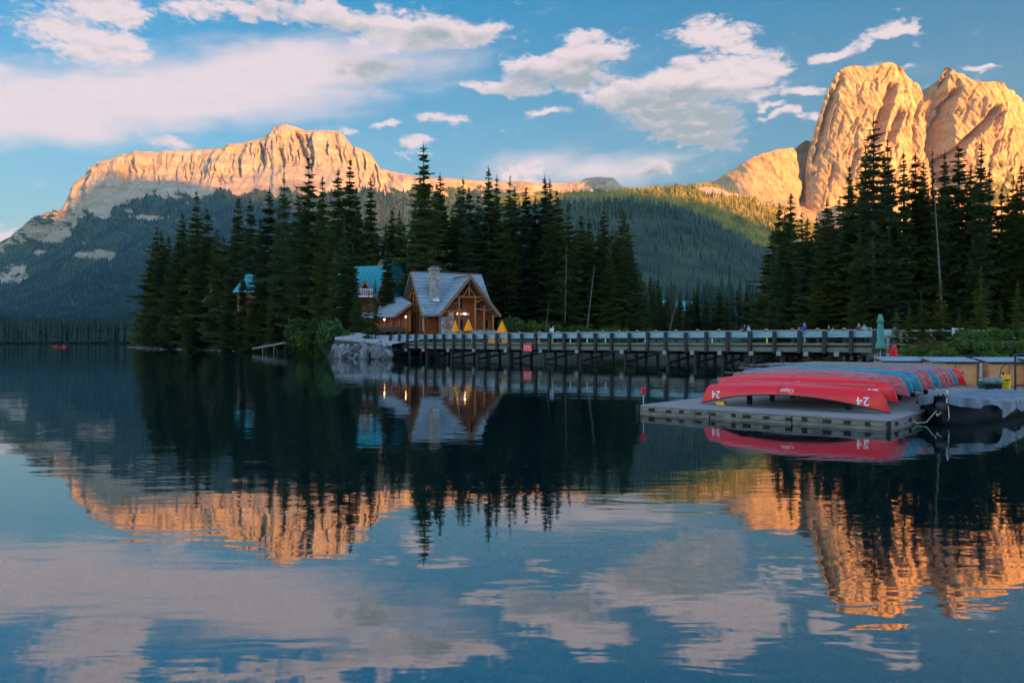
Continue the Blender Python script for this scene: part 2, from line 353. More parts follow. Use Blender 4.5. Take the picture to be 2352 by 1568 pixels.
M['needle'] = foliage('spruce_needles', (.036, .074, .045), (.11, .165, .072), transl=.35)
M['young'] = foliage('young_fir_needles', (.05, .085, .03), (.11, .13, .035))
M['shrub'] = foliage('shrub_leaves', (.030, .075, .030), (.075, .135, .045), scale=.9)
M['sedge'] = foliage('shore_grass', (.07, .07, .03), (.13, .10, .04), scale=.5)
# ------------------------------------------------------------------ mountain materials
def rock_mat(name, c1, c2, c3, green1, green2):
    m, t = material(name); l = t.links
    p = _n(t, 'ShaderNodeBsdfPrincipled'); o = _n(t, 'ShaderNodeOutputMaterial'); l.new(p.outputs[0], o.inputs[0])
    p.inputs['Roughness'].default_value = .95; p.inputs['Specular IOR Level'].default_value = .15
    g = _n(t, 'ShaderNodeNewGeometry'); mp = _n(t, 'ShaderNodeMapping'); l.new(g.outputs['Position'], mp.inputs[0])
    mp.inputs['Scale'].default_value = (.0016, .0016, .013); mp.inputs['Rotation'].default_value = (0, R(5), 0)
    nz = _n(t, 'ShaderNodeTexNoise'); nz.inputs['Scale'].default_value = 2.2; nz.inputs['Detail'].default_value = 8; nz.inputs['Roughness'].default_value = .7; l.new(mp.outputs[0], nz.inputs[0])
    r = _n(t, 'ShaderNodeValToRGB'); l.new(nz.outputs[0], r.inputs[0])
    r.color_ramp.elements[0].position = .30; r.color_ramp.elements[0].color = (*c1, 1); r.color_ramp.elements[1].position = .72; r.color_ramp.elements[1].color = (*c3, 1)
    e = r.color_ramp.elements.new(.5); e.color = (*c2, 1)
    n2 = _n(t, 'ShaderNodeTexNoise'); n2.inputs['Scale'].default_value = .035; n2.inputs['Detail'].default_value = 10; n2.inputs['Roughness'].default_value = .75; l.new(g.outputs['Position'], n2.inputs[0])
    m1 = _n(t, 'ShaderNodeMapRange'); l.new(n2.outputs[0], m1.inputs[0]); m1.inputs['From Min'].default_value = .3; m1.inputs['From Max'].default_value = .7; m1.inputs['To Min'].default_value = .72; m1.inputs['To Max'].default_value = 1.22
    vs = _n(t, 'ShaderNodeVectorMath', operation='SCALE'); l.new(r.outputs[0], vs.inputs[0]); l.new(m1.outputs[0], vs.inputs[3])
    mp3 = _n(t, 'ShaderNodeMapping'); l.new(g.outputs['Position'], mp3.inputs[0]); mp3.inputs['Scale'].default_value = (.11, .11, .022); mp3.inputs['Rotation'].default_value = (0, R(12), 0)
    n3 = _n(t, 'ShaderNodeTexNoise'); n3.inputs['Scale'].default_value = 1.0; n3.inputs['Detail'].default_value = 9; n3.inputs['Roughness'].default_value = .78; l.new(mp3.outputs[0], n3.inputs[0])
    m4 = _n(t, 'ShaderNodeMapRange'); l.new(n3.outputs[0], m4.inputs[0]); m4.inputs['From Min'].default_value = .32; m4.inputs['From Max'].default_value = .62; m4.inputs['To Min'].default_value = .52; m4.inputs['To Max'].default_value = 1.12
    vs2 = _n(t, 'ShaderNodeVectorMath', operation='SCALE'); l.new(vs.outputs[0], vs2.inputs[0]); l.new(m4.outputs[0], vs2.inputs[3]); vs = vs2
    gm = _n(t, 'ShaderNodeMix', data_type='RGBA'); l.new(n2.outputs[0], gm.inputs[0]); gm.inputs[6].default_value = (*green1, 1); gm.inputs[7].default_value = (*green2, 1)
    at = _n(t, 'ShaderNodeAttribute', attribute_name='green')
    ad = _n(t, 'ShaderNodeMath', operation='ADD'); l.new(at.outputs['Fac'], ad.inputs[0])
    m3 = _n(t, 'ShaderNodeMapRange'); l.new(n2.outputs[0], m3.inputs[0]); m3.inputs['To Min'].default_value = -.5; m3.inputs['To Max'].default_value = .5; l.new(m3.outputs[0], ad.inputs[1])
    m2 = _n(t, 'ShaderNodeMapRange'); l.new(ad.outputs[0], m2.inputs[0]); m2.inputs['From Min'].default_value = .38; m2.inputs['From Max'].default_value = .62
    mm = _n(t, 'ShaderNodeMix', data_type='RGBA'); l.new(m2.outputs[0], mm.inputs[0]); l.new(vs.outputs[0], mm.inputs[6]); l.new(gm.outputs[2], mm.inputs[7])
    l.new(mm.outputs[2], p.inputs['Base Color'])
    b = _n(t, 'ShaderNodeBump'); b.inputs['Distance'].default_value = 7; b.inputs['Strength'].default_value = .9; l.new(n3.outputs[0], b.inputs['Height']); l.new(b.outputs[0], p.inputs['Normal'])
    return m
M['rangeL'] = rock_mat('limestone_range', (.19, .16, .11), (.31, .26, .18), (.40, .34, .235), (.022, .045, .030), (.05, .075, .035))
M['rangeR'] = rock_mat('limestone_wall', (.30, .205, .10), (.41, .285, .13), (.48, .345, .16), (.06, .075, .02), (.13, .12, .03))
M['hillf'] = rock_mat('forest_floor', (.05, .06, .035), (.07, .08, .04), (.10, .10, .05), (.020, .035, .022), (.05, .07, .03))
M['hilllit'] = rock_mat('sunlit_slope', (.34, .27, .19), (.44, .35, .25), (.5, .42, .31), (.12, .12, .03), (.26, .22, .06))  # golden evening sunlight put into the slope colour
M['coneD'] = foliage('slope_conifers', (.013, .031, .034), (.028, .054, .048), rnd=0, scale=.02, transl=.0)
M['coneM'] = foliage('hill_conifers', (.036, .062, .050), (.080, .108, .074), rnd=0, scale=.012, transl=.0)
M['coneL'] = foliage('sunlit_conifers', (.09, .105, .022), (.30, .25, .05), rnd=0, scale=.02, transl=.0)  # sunlit gold put into the needle colour of trees in the sun
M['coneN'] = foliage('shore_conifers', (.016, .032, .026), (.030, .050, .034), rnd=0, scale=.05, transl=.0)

def ip(x, pts):
    return np.interp(x, [p[0] for p in pts], [p[1] for p in pts])
def sheet(name, xs, crest, base, D0, D1, knots, nw, mat, disp, green, back=1.35, nb=24, dcrest=None):
    """A mountain side from its foot (distance D0) to its crest (D1) and down its far side; knots = (w, height share, distance share)."""
    w = np.concatenate([np.linspace(0, 1, nw), 1 + np.linspace(0, 1, nb)[1:]])
    A, Wg = np.meshgrid(xs, w, indexing='ij')
    cy = crest(A); by = base(A)
    hf = ip(np.minimum(Wg, 1), [(k[0], k[1]) for k in knots]); df = ip(np.minimum(Wg, 1), [(k[0], k[2]) for k in knots])
    D1a = D1(A) if callable(D1) else D1
    D0a = D0(A) if callable(D0) else D0
    Dn = D0a + (D1a - D0a) * df
    zb = (784 - by) / F * D0a + EYE; zc = (784 - cy) / F * D1a + EYE
    # height follows the sight line so that the outline seen from the lake keeps its shape
    ys = (by + (cy - by) * hf)
    Z = (784 - ys) / F * Dn + EYE
    X = (A - 1176) / F * Dn; Y = Dn.copy()
    bk = np.clip(Wg - 1, 0, 1)
    Y = Y + bk * (back - 1) * D1a; X = X * (1 + bk * (back - 1)); Z = Z * (1 - bk) - 5 * bk
    dd, dz = disp(A, ys, X, Y, Z, Wg)
    Y = Y + dd; Z = Z + dz
    gr = green(A, ys, X, Y, Z, Wg)
    na, nn = A.shape
    V = np.stack([X, Y, Z], -1).reshape(-1, 3)
    idx = np.arange(na * nn).reshape(na, nn)
    Fc = np.stack([idx[:-1, :-1], idx[1:, :-1], idx[1:, 1:], idx[:-1, 1:]], -1).reshape(-1, 4)
    o = link(name, npmesh(name, V, Fc, mat, name != 'mountain', {'green': gr.reshape(-1)}))
    return o, dict(A=A, W=Wg, X=X, Y=Y, Z=Z, g=gr, ys=ys)
def carve(A, ys, items):
    """gullies: (polyline of (y, x), width, depth); steep left-facing right flank"""
    t = 0
    for pl, w, dep in items:
        y0, y1 = pl[0][0], pl[-1][0]
        xc = np.interp(ys, [p[0] for p in pl], [p[1] for p in pl]) + 5 * (vn(ys / 9, A * 0 + w, 5) - .5)
        u = (A - xc) / w
        prof = np.where(u < 0, np.clip(1 + u / .35, 0, 1), np.clip(1 - u, 0, 1))
        fade = sstep(y0 - 8, y0 + 10, ys) * (1 - sstep(y1 - 25, y1 + 5, ys))
        t = t + dep * prof * fade
    return t
# ---- left mountain
cL = [(-500,700),(-250,640),(-120,600),(0,556),(27,541),(51,518),(78,498),(107,488),(136,481),(153,456),(161,434),(175,413),(194,400),(201,383),(217,374),(258,363),(309,348),
      (350,349),(470,342),(510,341),(525,331),(590,320),(622,307),(627,295),(650,286),(675,290),(700,300),(735,300),(780,300),(790,312),(810,335),(850,350),(872,385),
      (900,393),(950,405),(1050,410),(1100,413),(1280,421),(1332,418),(1348,408),(1408,408),(1428,428),(1500,440),(1700,470),(1900,520)]
treeL = [(-500,720),(0,563),(62,561),(134,539),(165,512),(186,497),(237,505),(290,487),(330,470),(400,452),(470,456),(520,450),(600,452),(850,443),(940,443),(1100,446),(1400,446),(1900,530)]
carL = [([(305,676),(340,690),(392,712)],16,70),([(312,700),(350,712),(385,722)],12,55),([(318,800),(345,806),(370,812)],10,55),([(335,640),(400,650)],9,40),
        ([(340,600),(400,606)],9,35),([(345,545),(420,556)],10,35),([(330,660),(380,668)],7,30),([(325,745),(380,752)],8,30),([(360,300),(400,312)],8,35),([(352,330),(380,338)],7,30),
        ([(400,640),(430,648)],9,30),([(355,215),(400,222)],8,30),([(360,868),(395,876)],8,30)]
def dispL(A, ys, X, Y, Z, Wg):
    tl = ip(A, treeL); rock = sstep(0, 30, tl - ys) * (Wg < 1.02)
    rq = np.random.default_rng(4)
    small = [([(y0, x0), (y0 + h0, x0 + rq.uniform(-1, 9))], rq.uniform(3.5, 7), rq.uniform(14, 34)) for x0, y0, h0 in [(x, ip(x, cL) + rq.uniform(4, 60), rq.uniform(18, 55)) for x in rq.uniform(300, 890, 90)]]
    rib = ridged(X / 95 + .25 * fbm(X / 200, Z / 200, 3, 9), Z / 620, 5, 3)
    cr = ip(A, cL)
    cliff = sstep(0, 14, ys - cr) * (1 - sstep(60, 120, ys - cr))
    d = -46 * (rib - .55) * rock * (.35 + .65 * cliff)
    bl = 62 * ln(X / 88 + Z / 900, Z / 420, 101) + 34 * ln(X / 37 - Z / 500, Z / 190, 102) + 17 * ln(X / 16, Z / 60, 103) + 8 * ln(X / 7.5, Z / 16, 104)
    d += bl * rock * (.3 + .9 * cliff)
    d += 14 * (vn(A * 0 + Z / 17.0 + X / 700, X / 400, 8) - .5) * rock
    d += carve(A, ys, carL) * (Wg <= 1) + np.minimum(carve(A, ys, small), 45) * (Wg <= 1)
    d += 240 * (fbm(X / 520, Z / 500, 4, 44) - .5) * sstep(0, 60, ys - cr) * (Wg < 1)
    # valley floor to forest ribs
    d += 160 * (ridged(X / 600, Z / 900, 4, 31) - .55) * (1 - rock) * sstep(.05, .3, Wg) * (Wg < 1)
    dz = 9 * (fbm(X / 40, Z / 40, 4, 77) - .5) * sstep(.5, 1, Wg)
    dz += (Wg > 1) * 120 * (fbm(X / 300, Y / 300, 4, 78) - .5) * sstep(1, 1.2, Wg) * (1 - sstep(1.7, 2, Wg))
    return d, dz
def greenL(A, ys, X, Y, Z, Wg):
    tl = ip(A, treeL)
    n = fbm(A / 26 - ys / 17, ys / 26 + A / 60, 4, 12) - .5
    g = sstep(-22, 14, ys - tl + 60 * n)
    # tongues of scree through the forest, and rock scars
    for (x, y, rx, ry, k) in ((185,585,26,10,.9),(20,620,34,20,1.1),(215,582,12,14,.9),(230,585,10,16,.9),(340,500,60,7,.9),(5,640,40,14,.8),(62,640,60,26,.25),(75,578,22,9,.8),(180,560,20,5,.8)):
        q = ((A - x) / rx) ** 2 + ((ys - y) / ry) ** 2
        g = g - k * np.exp(-q * 1.3) * (.45 + 1.1 * fbm(A / 5, ys / 9, 3, 40))
    # green ledges in the grey rock on the left shoulder
    left = (1 - sstep(330, 430, A)) * sstep(455, 500, ys) * .8
    g = np.maximum(g, left * sstep(.56, .70, fbm(A / 22 + ys / 20, ys / 9 - A / 60, 4, 91)))
    return np.clip(g, 0, 1)
xsL = np.concatenate([np.linspace(-450, -20, 60), np.linspace(-16, 900, 520), np.linspace(903, 1700, 170)])
kL = [(0, 0, 0), (.10, .04, .12), (.45, .48, .62), (.62, .68, .84), (.78, .84, .955), (.96, .985, .985), (1, 1, 1)]
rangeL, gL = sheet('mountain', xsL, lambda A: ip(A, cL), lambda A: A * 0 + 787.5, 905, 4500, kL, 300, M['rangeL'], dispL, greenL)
tag(rangeL, 'long grey limestone mountain with a flat sunlit crest on the left', None, None, 'structure')
# ---- rear slope of the right massif and the saddle
cB = [(1250,470),(1480,448),(1600,425),(1642,416),(1680,393),(1712,374),(1740,366),(1760,358),(1800,353),(1824,348),(1832,336),(1848,324),(1864,326),(1880,330),(1950,360),(2100,420),(2350,500),(2600,560)]
def dispB(A, ys, X, Y, Z, Wg):
    r = ridged(X / 120 + Z / 260, Z / 420, 5, 55)
    A = A + 16 * (fbm(ys / 16, A * 0, 3, 88) - .5) - 10 * sstep(350, 430, ys)
    d = -16 * (r - .55) * sstep(0, 15, ys - ip(A, cB)) * (Wg < 1.02) + (40 * ln(X / 90 + Z / 200, Z / 260, 121) + 18 * ln(X / 30 + Z / 70, Z / 80, 122) + 8 * ln(X / 12, Z / 22, 123)) * (1 - .6 * sstep(420, 460, ys))
    d += -110 * (1 - sstep(1800, 1832, A)) * sstep(1600,1700,A) + 60 * sstep(1826, 1836, A) * (1 - sstep(1866, 1880, A)) * (1 - sstep(430, 500, ys)) * (Wg < 1)
    return d, 5 * (fbm(X / 20, Z / 20, 3, 57) - .5)
def greenB(A, ys, X, Y, Z, Wg):
    return np.clip(sstep(455, 500, ys + 40 * (fbm(A / 20, ys / 10, 3, 58) - .5)) * (1 - sstep(1730, 1830, A)), 0, 1) * .9
mtB, gB = sheet('mountain', np.linspace(1250, 2500, 560), lambda A: ip(A, cB), lambda A: A * 0 + 650, 2500, 3500,
                [(0, 0, 0), (.3, .35, .62), (.6, .62, .88), (1, 1, 1)], 200, M['rangeR'], dispB, greenB)
tag(mtB, 'low sunlit scree ridge running up to the left foot of the great wall', None, None, 'structure')
# ---- great wall on the right
cW = [(1838,560),(1842,470),(1846,425),(1850,385),(1857,350),(1863,328),(1868,304),(1876,275),(1888,240),(1902,203),(1916,172),(1922,165),(1935,161),(1953,158),(1974,165),(1990,165),(2016,157),(2037,154),(2053,165),(2068,181),(2084,196),
      (2110,201),(2117,214),(2126,208),(2134,199),(2145,190),(2154,174),(2160,162),(2172,174),(2197,191),(2215,204),(2231,207),(2250,204),(2276,207),(2289,217),(2302,220),(2328,233),(2352,251),(2420,290),(2520,330),(2650,420),(2900,560)]
carW = [([(195,2117),(240,2126),(300,2133),(345,2130),(400,2146),(440,2156)],44,230),([(205,2029),(250,2017),(290,2003),(345,1985)],22,120),([(262,2055),(290,2042),(340,2024)],18,100),
        ([(212,1905),(300,1886),(380,1868)],12,75),([(180,1925),(260,1900),(330,1890)],8,35),([(262,2255),(300,2226),(345,2180),(400,2130)],20,110),([(270,2272),(310,2246)],11,60),
        ([(220,2170),(330,2146)],16,90),([(200,2178),(240,2182)],7,35),([(330,2265),(420,2236)],8,34),([(350,1960),(420,1938)],9,38),([(380,1915),(440,1895)],8,34),
        ([(240,2230),(290,2222)],7,30),([(300,2300),(360,2275)],7,26),([(160,2160),(210,2152)],8,46),([(185,1999),(230,1992)],5,20),([(290,2085),(360,2100)],6,22),([(240,2100),(300,2096)],5,20)]
def dispW(A, ys, X, Y, Z, Wg):
    on = (Wg < 1.02)
    # two towers: each bulges towards the viewer
    d = -60 * np.exp(-((A - 2005) / 85) ** 2) - 90 * np.exp(-((A - 2240) / 110) ** 2)
    rq = np.random.default_rng(14)
    small = [([(y0, x0), (y0 + h0, x0 - h0 * rq.uniform(.05, .55))], rq.uniform(3, 7), rq.uniform(12, 30)) for x0, y0, h0 in [(x, ip(x, cW) + rq.uniform(4, 240), rq.uniform(18, 70)) for x in rq.uniform(1880, 2380, 170)]]
    d += carve(A, ys, carW) * (Wg <= 1) + np.minimum(.6 * carve(A, ys, small), 30) * (Wg <= 1)
    r = ridged(X / 60 + Z / 230 + .4 * fbm(X / 130, Z / 130, 3, 61), Z / 330 - X / 900, 5, 62)
    d += -6 * (r - .55) * sstep(0, 10, ys - ip(A, cW)) * on
    d += (34 * ln(X / 120 + Z / 260, Z / 460, 111) + 17 * ln(X / 46 + Z / 120, Z / 170, 112) + 10 * ln(X / 19 + Z / 90, Z / 66, 113) + 8 * ln(X / 8 + Z / 30, Z / 22, 114)) * on
    d += 10 * (vn(Z / 13.0 - X / 160, X / 300, 64) - .5) * on
    tal = sstep(430, 520, ys)
    return d * (1 - .75 * tal) + (Wg > 1) * 60 * (fbm(X / 200, Y / 200, 3, 66) - .5), 7 * (fbm(X / 18, Z / 22, 4, 65) - .5) * sstep(.55, 1, Wg)
def greenW(A, ys, X, Y, Z, Wg):
    a = sstep(2180, 2260, A) * sstep(330, 420, ys) * sstep(.44, .6, fbm(A / 24, ys / 16, 4, 67))
    b = sstep(.45, .6, fbm(A / 30, ys / 12, 4, 68)) * sstep(500, 560, ys)
    return np.clip(a * .8 + b, 0, 1)
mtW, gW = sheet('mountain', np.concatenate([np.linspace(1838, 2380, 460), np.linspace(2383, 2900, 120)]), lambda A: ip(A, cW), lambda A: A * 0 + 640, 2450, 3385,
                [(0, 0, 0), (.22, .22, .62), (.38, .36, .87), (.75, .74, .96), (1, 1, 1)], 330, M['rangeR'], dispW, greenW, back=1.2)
tag(mtW, 'towering sunlit orange limestone wall with two summits on the right', None, None, 'structure')
# ---- sunlit subalpine hill
cH = [(600,760),(700,720),(850,600),(1000,500),(1200,450),(1428,438),(1460,434),(1520,430),(1560,427),(1640,426),(1690,444),(1740,462),(1800,480),(1840,500),(1880,530),(2000,580),(2400,640)]
def dispH(A, ys, X, Y, Z, Wg):
    return 90 * (fbm(X / 260, Z / 200, 4, 71) - .5) * sstep(0, 30, ys - ip(A, cH)), 7 * (fbm(X / 40, Y / 40, 4, 72) - .5)
def greenH(A, ys, X, Y, Z, Wg):
    g = A * 0 + 1.0
    for (x, y, rx, ry, k) in ((1630,440,45,12,1.1),(1760,470,60,9,.9),(1830,500,50,14,1.2),(1690,452,36,9,.9),(1560,424,40,5,.8),(1860,470,50,30,1.2),(1720,500,40,5,.5)):
        g = g - k * np.exp(-(((A - x) / rx) ** 2 + ((ys - y) / ry) ** 2) * 1.2) * (.5 + fbm(A / 9, ys / 5, 3, 73))
    return np.clip(g, 0, 1)
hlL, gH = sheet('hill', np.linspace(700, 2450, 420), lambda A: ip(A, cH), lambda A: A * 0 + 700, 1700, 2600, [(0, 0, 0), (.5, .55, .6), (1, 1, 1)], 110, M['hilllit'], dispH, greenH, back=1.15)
tag(hlL, 'wooded slope below the scree, its upper half in golden sun', None, None, 'structure')
# ---- dark forested hill in the middle
cD = [(500,900),(700,830),(800,740),(900,600),(1000,520),(1100,482),(1300,466),(1400,464),(1480,467),(1540,479),(1600,501),(1650,524),(1720,564),(1800,612),(1900,665),(2050,700),(2450,740)]
def dispD(A, ys, X, Y, Z, Wg):
    return 130 * (ridged(X / 260 + Z / 300, Z / 260, 4, 81) - .55) * sstep(0, 40, ys - ip(A, cD)) * (Wg < 1), 7 * (fbm(X / 40, Y / 40, 4, 82) - .5)
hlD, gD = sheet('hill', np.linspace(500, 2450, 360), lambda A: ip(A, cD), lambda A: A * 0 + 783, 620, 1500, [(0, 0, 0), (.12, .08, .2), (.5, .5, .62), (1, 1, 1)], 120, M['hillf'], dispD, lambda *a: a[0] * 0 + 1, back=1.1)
tag(hlD, 'dark forested hill behind the bridge, in evening shade', None, None, 'structure')

# ---- unseen range behind the viewer, shaped to cast the valley shadow (its skyline height along the axis across the sunlight)
th = R(SUN_SIDE); tan_e = math.tan(R(SUN_EL)); DR = 4700.0
def shade_need(x, y, D):
    X = (x - 1176) / F * D; Z = (784 - y) / F * D + EYE
    return X * math.cos(th) + D * math.sin(th), Z + (D * math.cos(th) - X * math.sin(th) + DR) * tan_e
sk = [shade_need(136, 478, 4400), shade_need(165, 448, 4400), shade_need(205, 405, 4420), shade_need(240, 386, 4430), shade_need(275, 384, 4430), shade_need(300, 398, 4400), shade_need(380, 403, 4380),
      shade_need(420, 414, 4350), shade_need(450, 424, 4300), shade_need(480, 442, 4250), shade_need(600, 452, 4200), shade_need(865, 492, 3500)]
print('SKY', [(round(a), round(b)) for a, b in sk])
q0 = sk[0][0]
sk = [(-9000, 1500), (-5000, 1750), (-1500, 1900), (0, sk[0][1] + 40), (q0 * .6, sk[0][1] + 90)] + sk
sk += [shade_need(1600, 540, 2050), shade_need(1760, 600, 1900), shade_need(1830, 620, 1850)]
sk = sorted(sk)
sk += [(2350, 640), (2700, 460), (3300, 330), (4500, 300), (9000, 300)]
sk = [(a, b) for a, b in sk]
qs = np.concatenate([np.linspace(-2600, 300, 50), np.linspace(320, 3000, 200), np.linspace(3040, 4600, 30)])
ds = np.linspace(-1, 1, 60)
Q, U = np.meshgrid(qs, ds, indexing='ij')
Hc = np.interp(Q, [a for a, b in sk], [b for a, b in sk]); 
prof = np.clip(1 - np.abs(U), 0, 1) ** 1.15
Zr = Hc * prof + 60 * (fbm(Q / 160, U * 8, 4, 99) - .5) * sstep(0, .12, prof) * (1 - sstep(.9, 1, prof)) + 14 * (fbm(Q / 45, U * 0, 3, 98) - .5) * (prof > .85) - 6
dpos = -DR + U * 2600
Xr = Q * math.cos(th) - dpos * math.sin(th); Yr = Q * math.sin(th) + dpos * math.cos(th)
idx = np.arange(Q.size).reshape(Q.shape)
Fc = np.stack([idx[:-1, :-1], idx[1:, :-1], idx[1:, 1:], idx[:-1, 1:]], -1).reshape(-1, 4)
rb = link('mountain', npmesh('mountain_range', np.stack([Xr, Yr, Zr], -1).reshape(-1, 3), Fc, M['rangeL'], True, {'green': sstep(1300, 900, Zr).reshape(-1) if False else (1 - sstep(900, 1300, Zr)).reshape(-1)}))
tag(rb, 'unseen high range on the sunset side of the lake, shaped to shadow the valley', None, None, 'structure')

# ------------------------------------------------------------------ distant woods: one mesh of small conifers per slope
def cones(name, pts, h, r, mat, label, seed, tiers=((0.0, 1.0, .62), (.30, .68, 1.0)), ns=5):
    rng = np.random.default_rng(seed); n = len(pts)
    vs = []; fs = []; off = 0
    hh = h * rng.uniform(.62, 1.2, n); rr = r * rng.uniform(.75, 1.2, n) * hh / h
    lean = rng.normal(0, .02, (n, 2))
    for (z0, rs, z1) in tiers:
        ang = rng.uniform(0, 6.28, n)
        ring = []
        for k in range(ns):
            a = ang + 2 * math.pi * k / ns; q = rr * rs * rng.uniform(.72, 1.15, n)
            ring.append(np.stack([pts[:, 0] + np.cos(a) * q, pts[:, 1] + np.sin(a) * q, pts[:, 2] + hh * z0 + hh * rng.uniform(-.02, .03, n)], -1))
        tip = np.stack([pts[:, 0] + lean[:, 0] * hh, pts[:, 1] + lean[:, 1] * hh, pts[:, 2] + hh * z1], -1)
        blk = np.stack(ring + [tip], 1).reshape(-1, 3)
        b = off + np.arange(n)[:, None] * (ns + 1)
        for k in range(ns):
            fs.append(np.concatenate([b + k, b + (k + 1) % ns, b + ns], 1))
        vs.append(blk); off += len(blk)
    o = link(name, npmesh(name, np.concatenate(vs), np.concatenate(fs), mat))
    return tag(o, label, 'forest', None, 'stuff')
def scatter(g, n, seed, cond, near=1.0):
    rng = np.random.default_rng(seed)
    X, Y, Z, G, YS, A = g['X'], g['Y'], g['Z'], g['g'], g['ys'], g['A']
    nw = (g['W'] <= 1).sum(1)[0]
    # weight cells by their true area
    dx = np.hypot(np.diff(X, axis=0)[:, :-1], np.diff(Y, axis=0)[:, :-1]); dy = np.sqrt(np.diff(X, axis=1)[:-1] ** 2 + np.diff(Y, axis=1)[:-1] ** 2 + np.diff(Z, axis=1)[:-1] ** 2)
    ar = dx * dy / Y[:-1, :-1] ** near
    ar[:, nw:] = 0
    ar = ar * cond(A[:-1, :-1], YS[:-1, :-1], G[:-1, :-1], Z[:-1, :-1])
    p = ar.ravel() / ar.sum(); c = rng.choice(p.size, n, p=p); i, j = np.unravel_index(c, ar.shape)
    u = rng.random(n); v = rng.random(n)
    def bi(M_): return (M_[i, j] * (1 - u) + M_[i + 1, j] * u) * (1 - v) + (M_[i, j + 1] * (1 - u) + M_[i + 1, j + 1] * u) * v
    return np.stack([bi(X), bi(Y), bi(Z) - 1], -1)
def condL(A, ys, G, Z):
    return (G > .55) * (A > -60) * (A < 1150) * (ys < 786) * (.25 + fbm(A / 14, ys / 14, 3, 5))
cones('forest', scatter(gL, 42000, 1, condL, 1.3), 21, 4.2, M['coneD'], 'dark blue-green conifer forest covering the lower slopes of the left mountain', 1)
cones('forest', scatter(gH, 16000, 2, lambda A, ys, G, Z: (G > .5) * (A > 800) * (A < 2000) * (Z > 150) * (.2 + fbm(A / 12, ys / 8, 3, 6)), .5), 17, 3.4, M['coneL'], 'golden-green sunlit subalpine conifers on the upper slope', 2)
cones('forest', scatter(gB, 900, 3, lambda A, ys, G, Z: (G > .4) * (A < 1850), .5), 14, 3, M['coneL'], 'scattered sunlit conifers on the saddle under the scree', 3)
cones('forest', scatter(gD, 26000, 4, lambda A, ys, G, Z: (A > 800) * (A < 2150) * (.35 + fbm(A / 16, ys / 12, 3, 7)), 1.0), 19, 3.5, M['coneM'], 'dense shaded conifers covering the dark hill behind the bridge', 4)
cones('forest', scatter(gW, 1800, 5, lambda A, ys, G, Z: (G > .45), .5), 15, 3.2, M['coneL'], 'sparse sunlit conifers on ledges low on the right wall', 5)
# belt of taller trees along the far left shore
rng = np.random.default_rng(9)
bp = np.stack([rng.uniform(-1150, -120, 2600), rng.uniform(0, 1, 2600) ** 1.6 * 150 + 905, np.zeros(2600) + .8], -1); bp[:, 0] *= bp[:, 1] / 900 * .6
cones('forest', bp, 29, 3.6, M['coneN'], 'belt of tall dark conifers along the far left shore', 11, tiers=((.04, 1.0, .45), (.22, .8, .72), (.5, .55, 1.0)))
# ------------------------------------------------------------------ near ground, lake bed, water
SHORE = [(-142,295),(-120,255),(-104,226),(-90,210),(-78,197),(-68,184),(-59,175),(-52,166),(-46,160),(-40,149),(-34,138),(-29,127),(-24,116),(-20,108),(-17.5,102),(-14,96.5),(-10,98),(-6,100),(-1,102),(3,106),
         (6,111),(12,116),(22,120),(30,127),(36,124),(38,112),(35,96),(31,84),(29,72),(26,64),(23,58),(20.5,52),(19,45),(20,40),(24,37.5),(34,36),(60,33),(200,28),(420,20),(900,20),(900,900),(-100,900),(-90,800),(-110,600),(-150,420),(-158,330)]
def shore_sd(x, y):
    """signed distance to the shoreline, positive on land"""
    x = np.asarray(x, float); y = np.asarray(y, float); best = np.full(x.shape, 1e9); ins = np.zeros(x.shape, bool)
    P = SHORE + [SHORE[0]]
    for (ax, ay), (bx, by) in zip(P[:-1], P[1:]):
        dx, dy = bx - ax, by - ay; t = np.clip(((x - ax) * dx + (y - ay) * dy) / (dx * dx + dy * dy), 0, 1)
        best = np.minimum(best, np.hypot(x - ax - t * dx, y - ay - t * dy))
        c = ((ay > y) != (by > y)) & (x < (bx - ax) * (y - ay) / ((by - ay) if by != ay else 1e-9) + ax); ins ^= c
    return np.where(ins, best, -best)
def gh(x, y):
    s = shore_sd(x, y); n = fbm(np.asarray(x) / 3.1, np.asarray(y) / 3.1, 4, 5) - .5
    s = s + 2.2 * (fbm(np.asarray(x) / 6, np.asarray(y) / 6, 3, 15) - .5)
    left = np.clip((10 - np.asarray(x, float)) / 10, 0, 1)
    top = 2.0 + 1.1 * left
    h = np.where(s > 0, top * sstep(0, 7, s) * .75 + top * .25 * sstep(5, 14, s) + .012 * np.clip(s - 12, 0, 400), np.maximum(-3.2, s * .28))
    return h + n * .5 * sstep(-2, 3, s)
def g1(x, y): return float(gh(np.array([x]), np.array([y]))[0])
gx = np.concatenate([np.linspace(-240, -60, 90), np.linspace(-58, 60, 160), np.linspace(62, 260, 60), np.linspace(270, 900, 30)])
gy = np.concatenate([np.linspace(14, 30, 10), np.linspace(31, 130, 150), np.linspace(132, 300, 90), np.linspace(306, 900, 60)])
GX, GY = np.meshgrid(gx, gy, indexing='ij')
GZ = gh(GX.ravel(), GY.ravel()).reshape(GX.shape)
edge = (GX < -225)
GZ[edge] = -3.4
idx = np.arange(GX.size).reshape(GX.shape)
Fc = np.stack([idx[:-1, :-1], idx[1:, :-1], idx[1:, 1:], idx[:-1, 1:]], -1).reshape(-1, 4)
M['ground'] = simple('forest_ground', (.030, .032, .018), .95, .4, .6, .03, col2=(.014, .022, .010))
tag(link('ground', npmesh('ground', np.stack([GX, GY, GZ], -1).reshape(-1, 3), Fc, M['ground'], True)), None, None, None, 'structure')
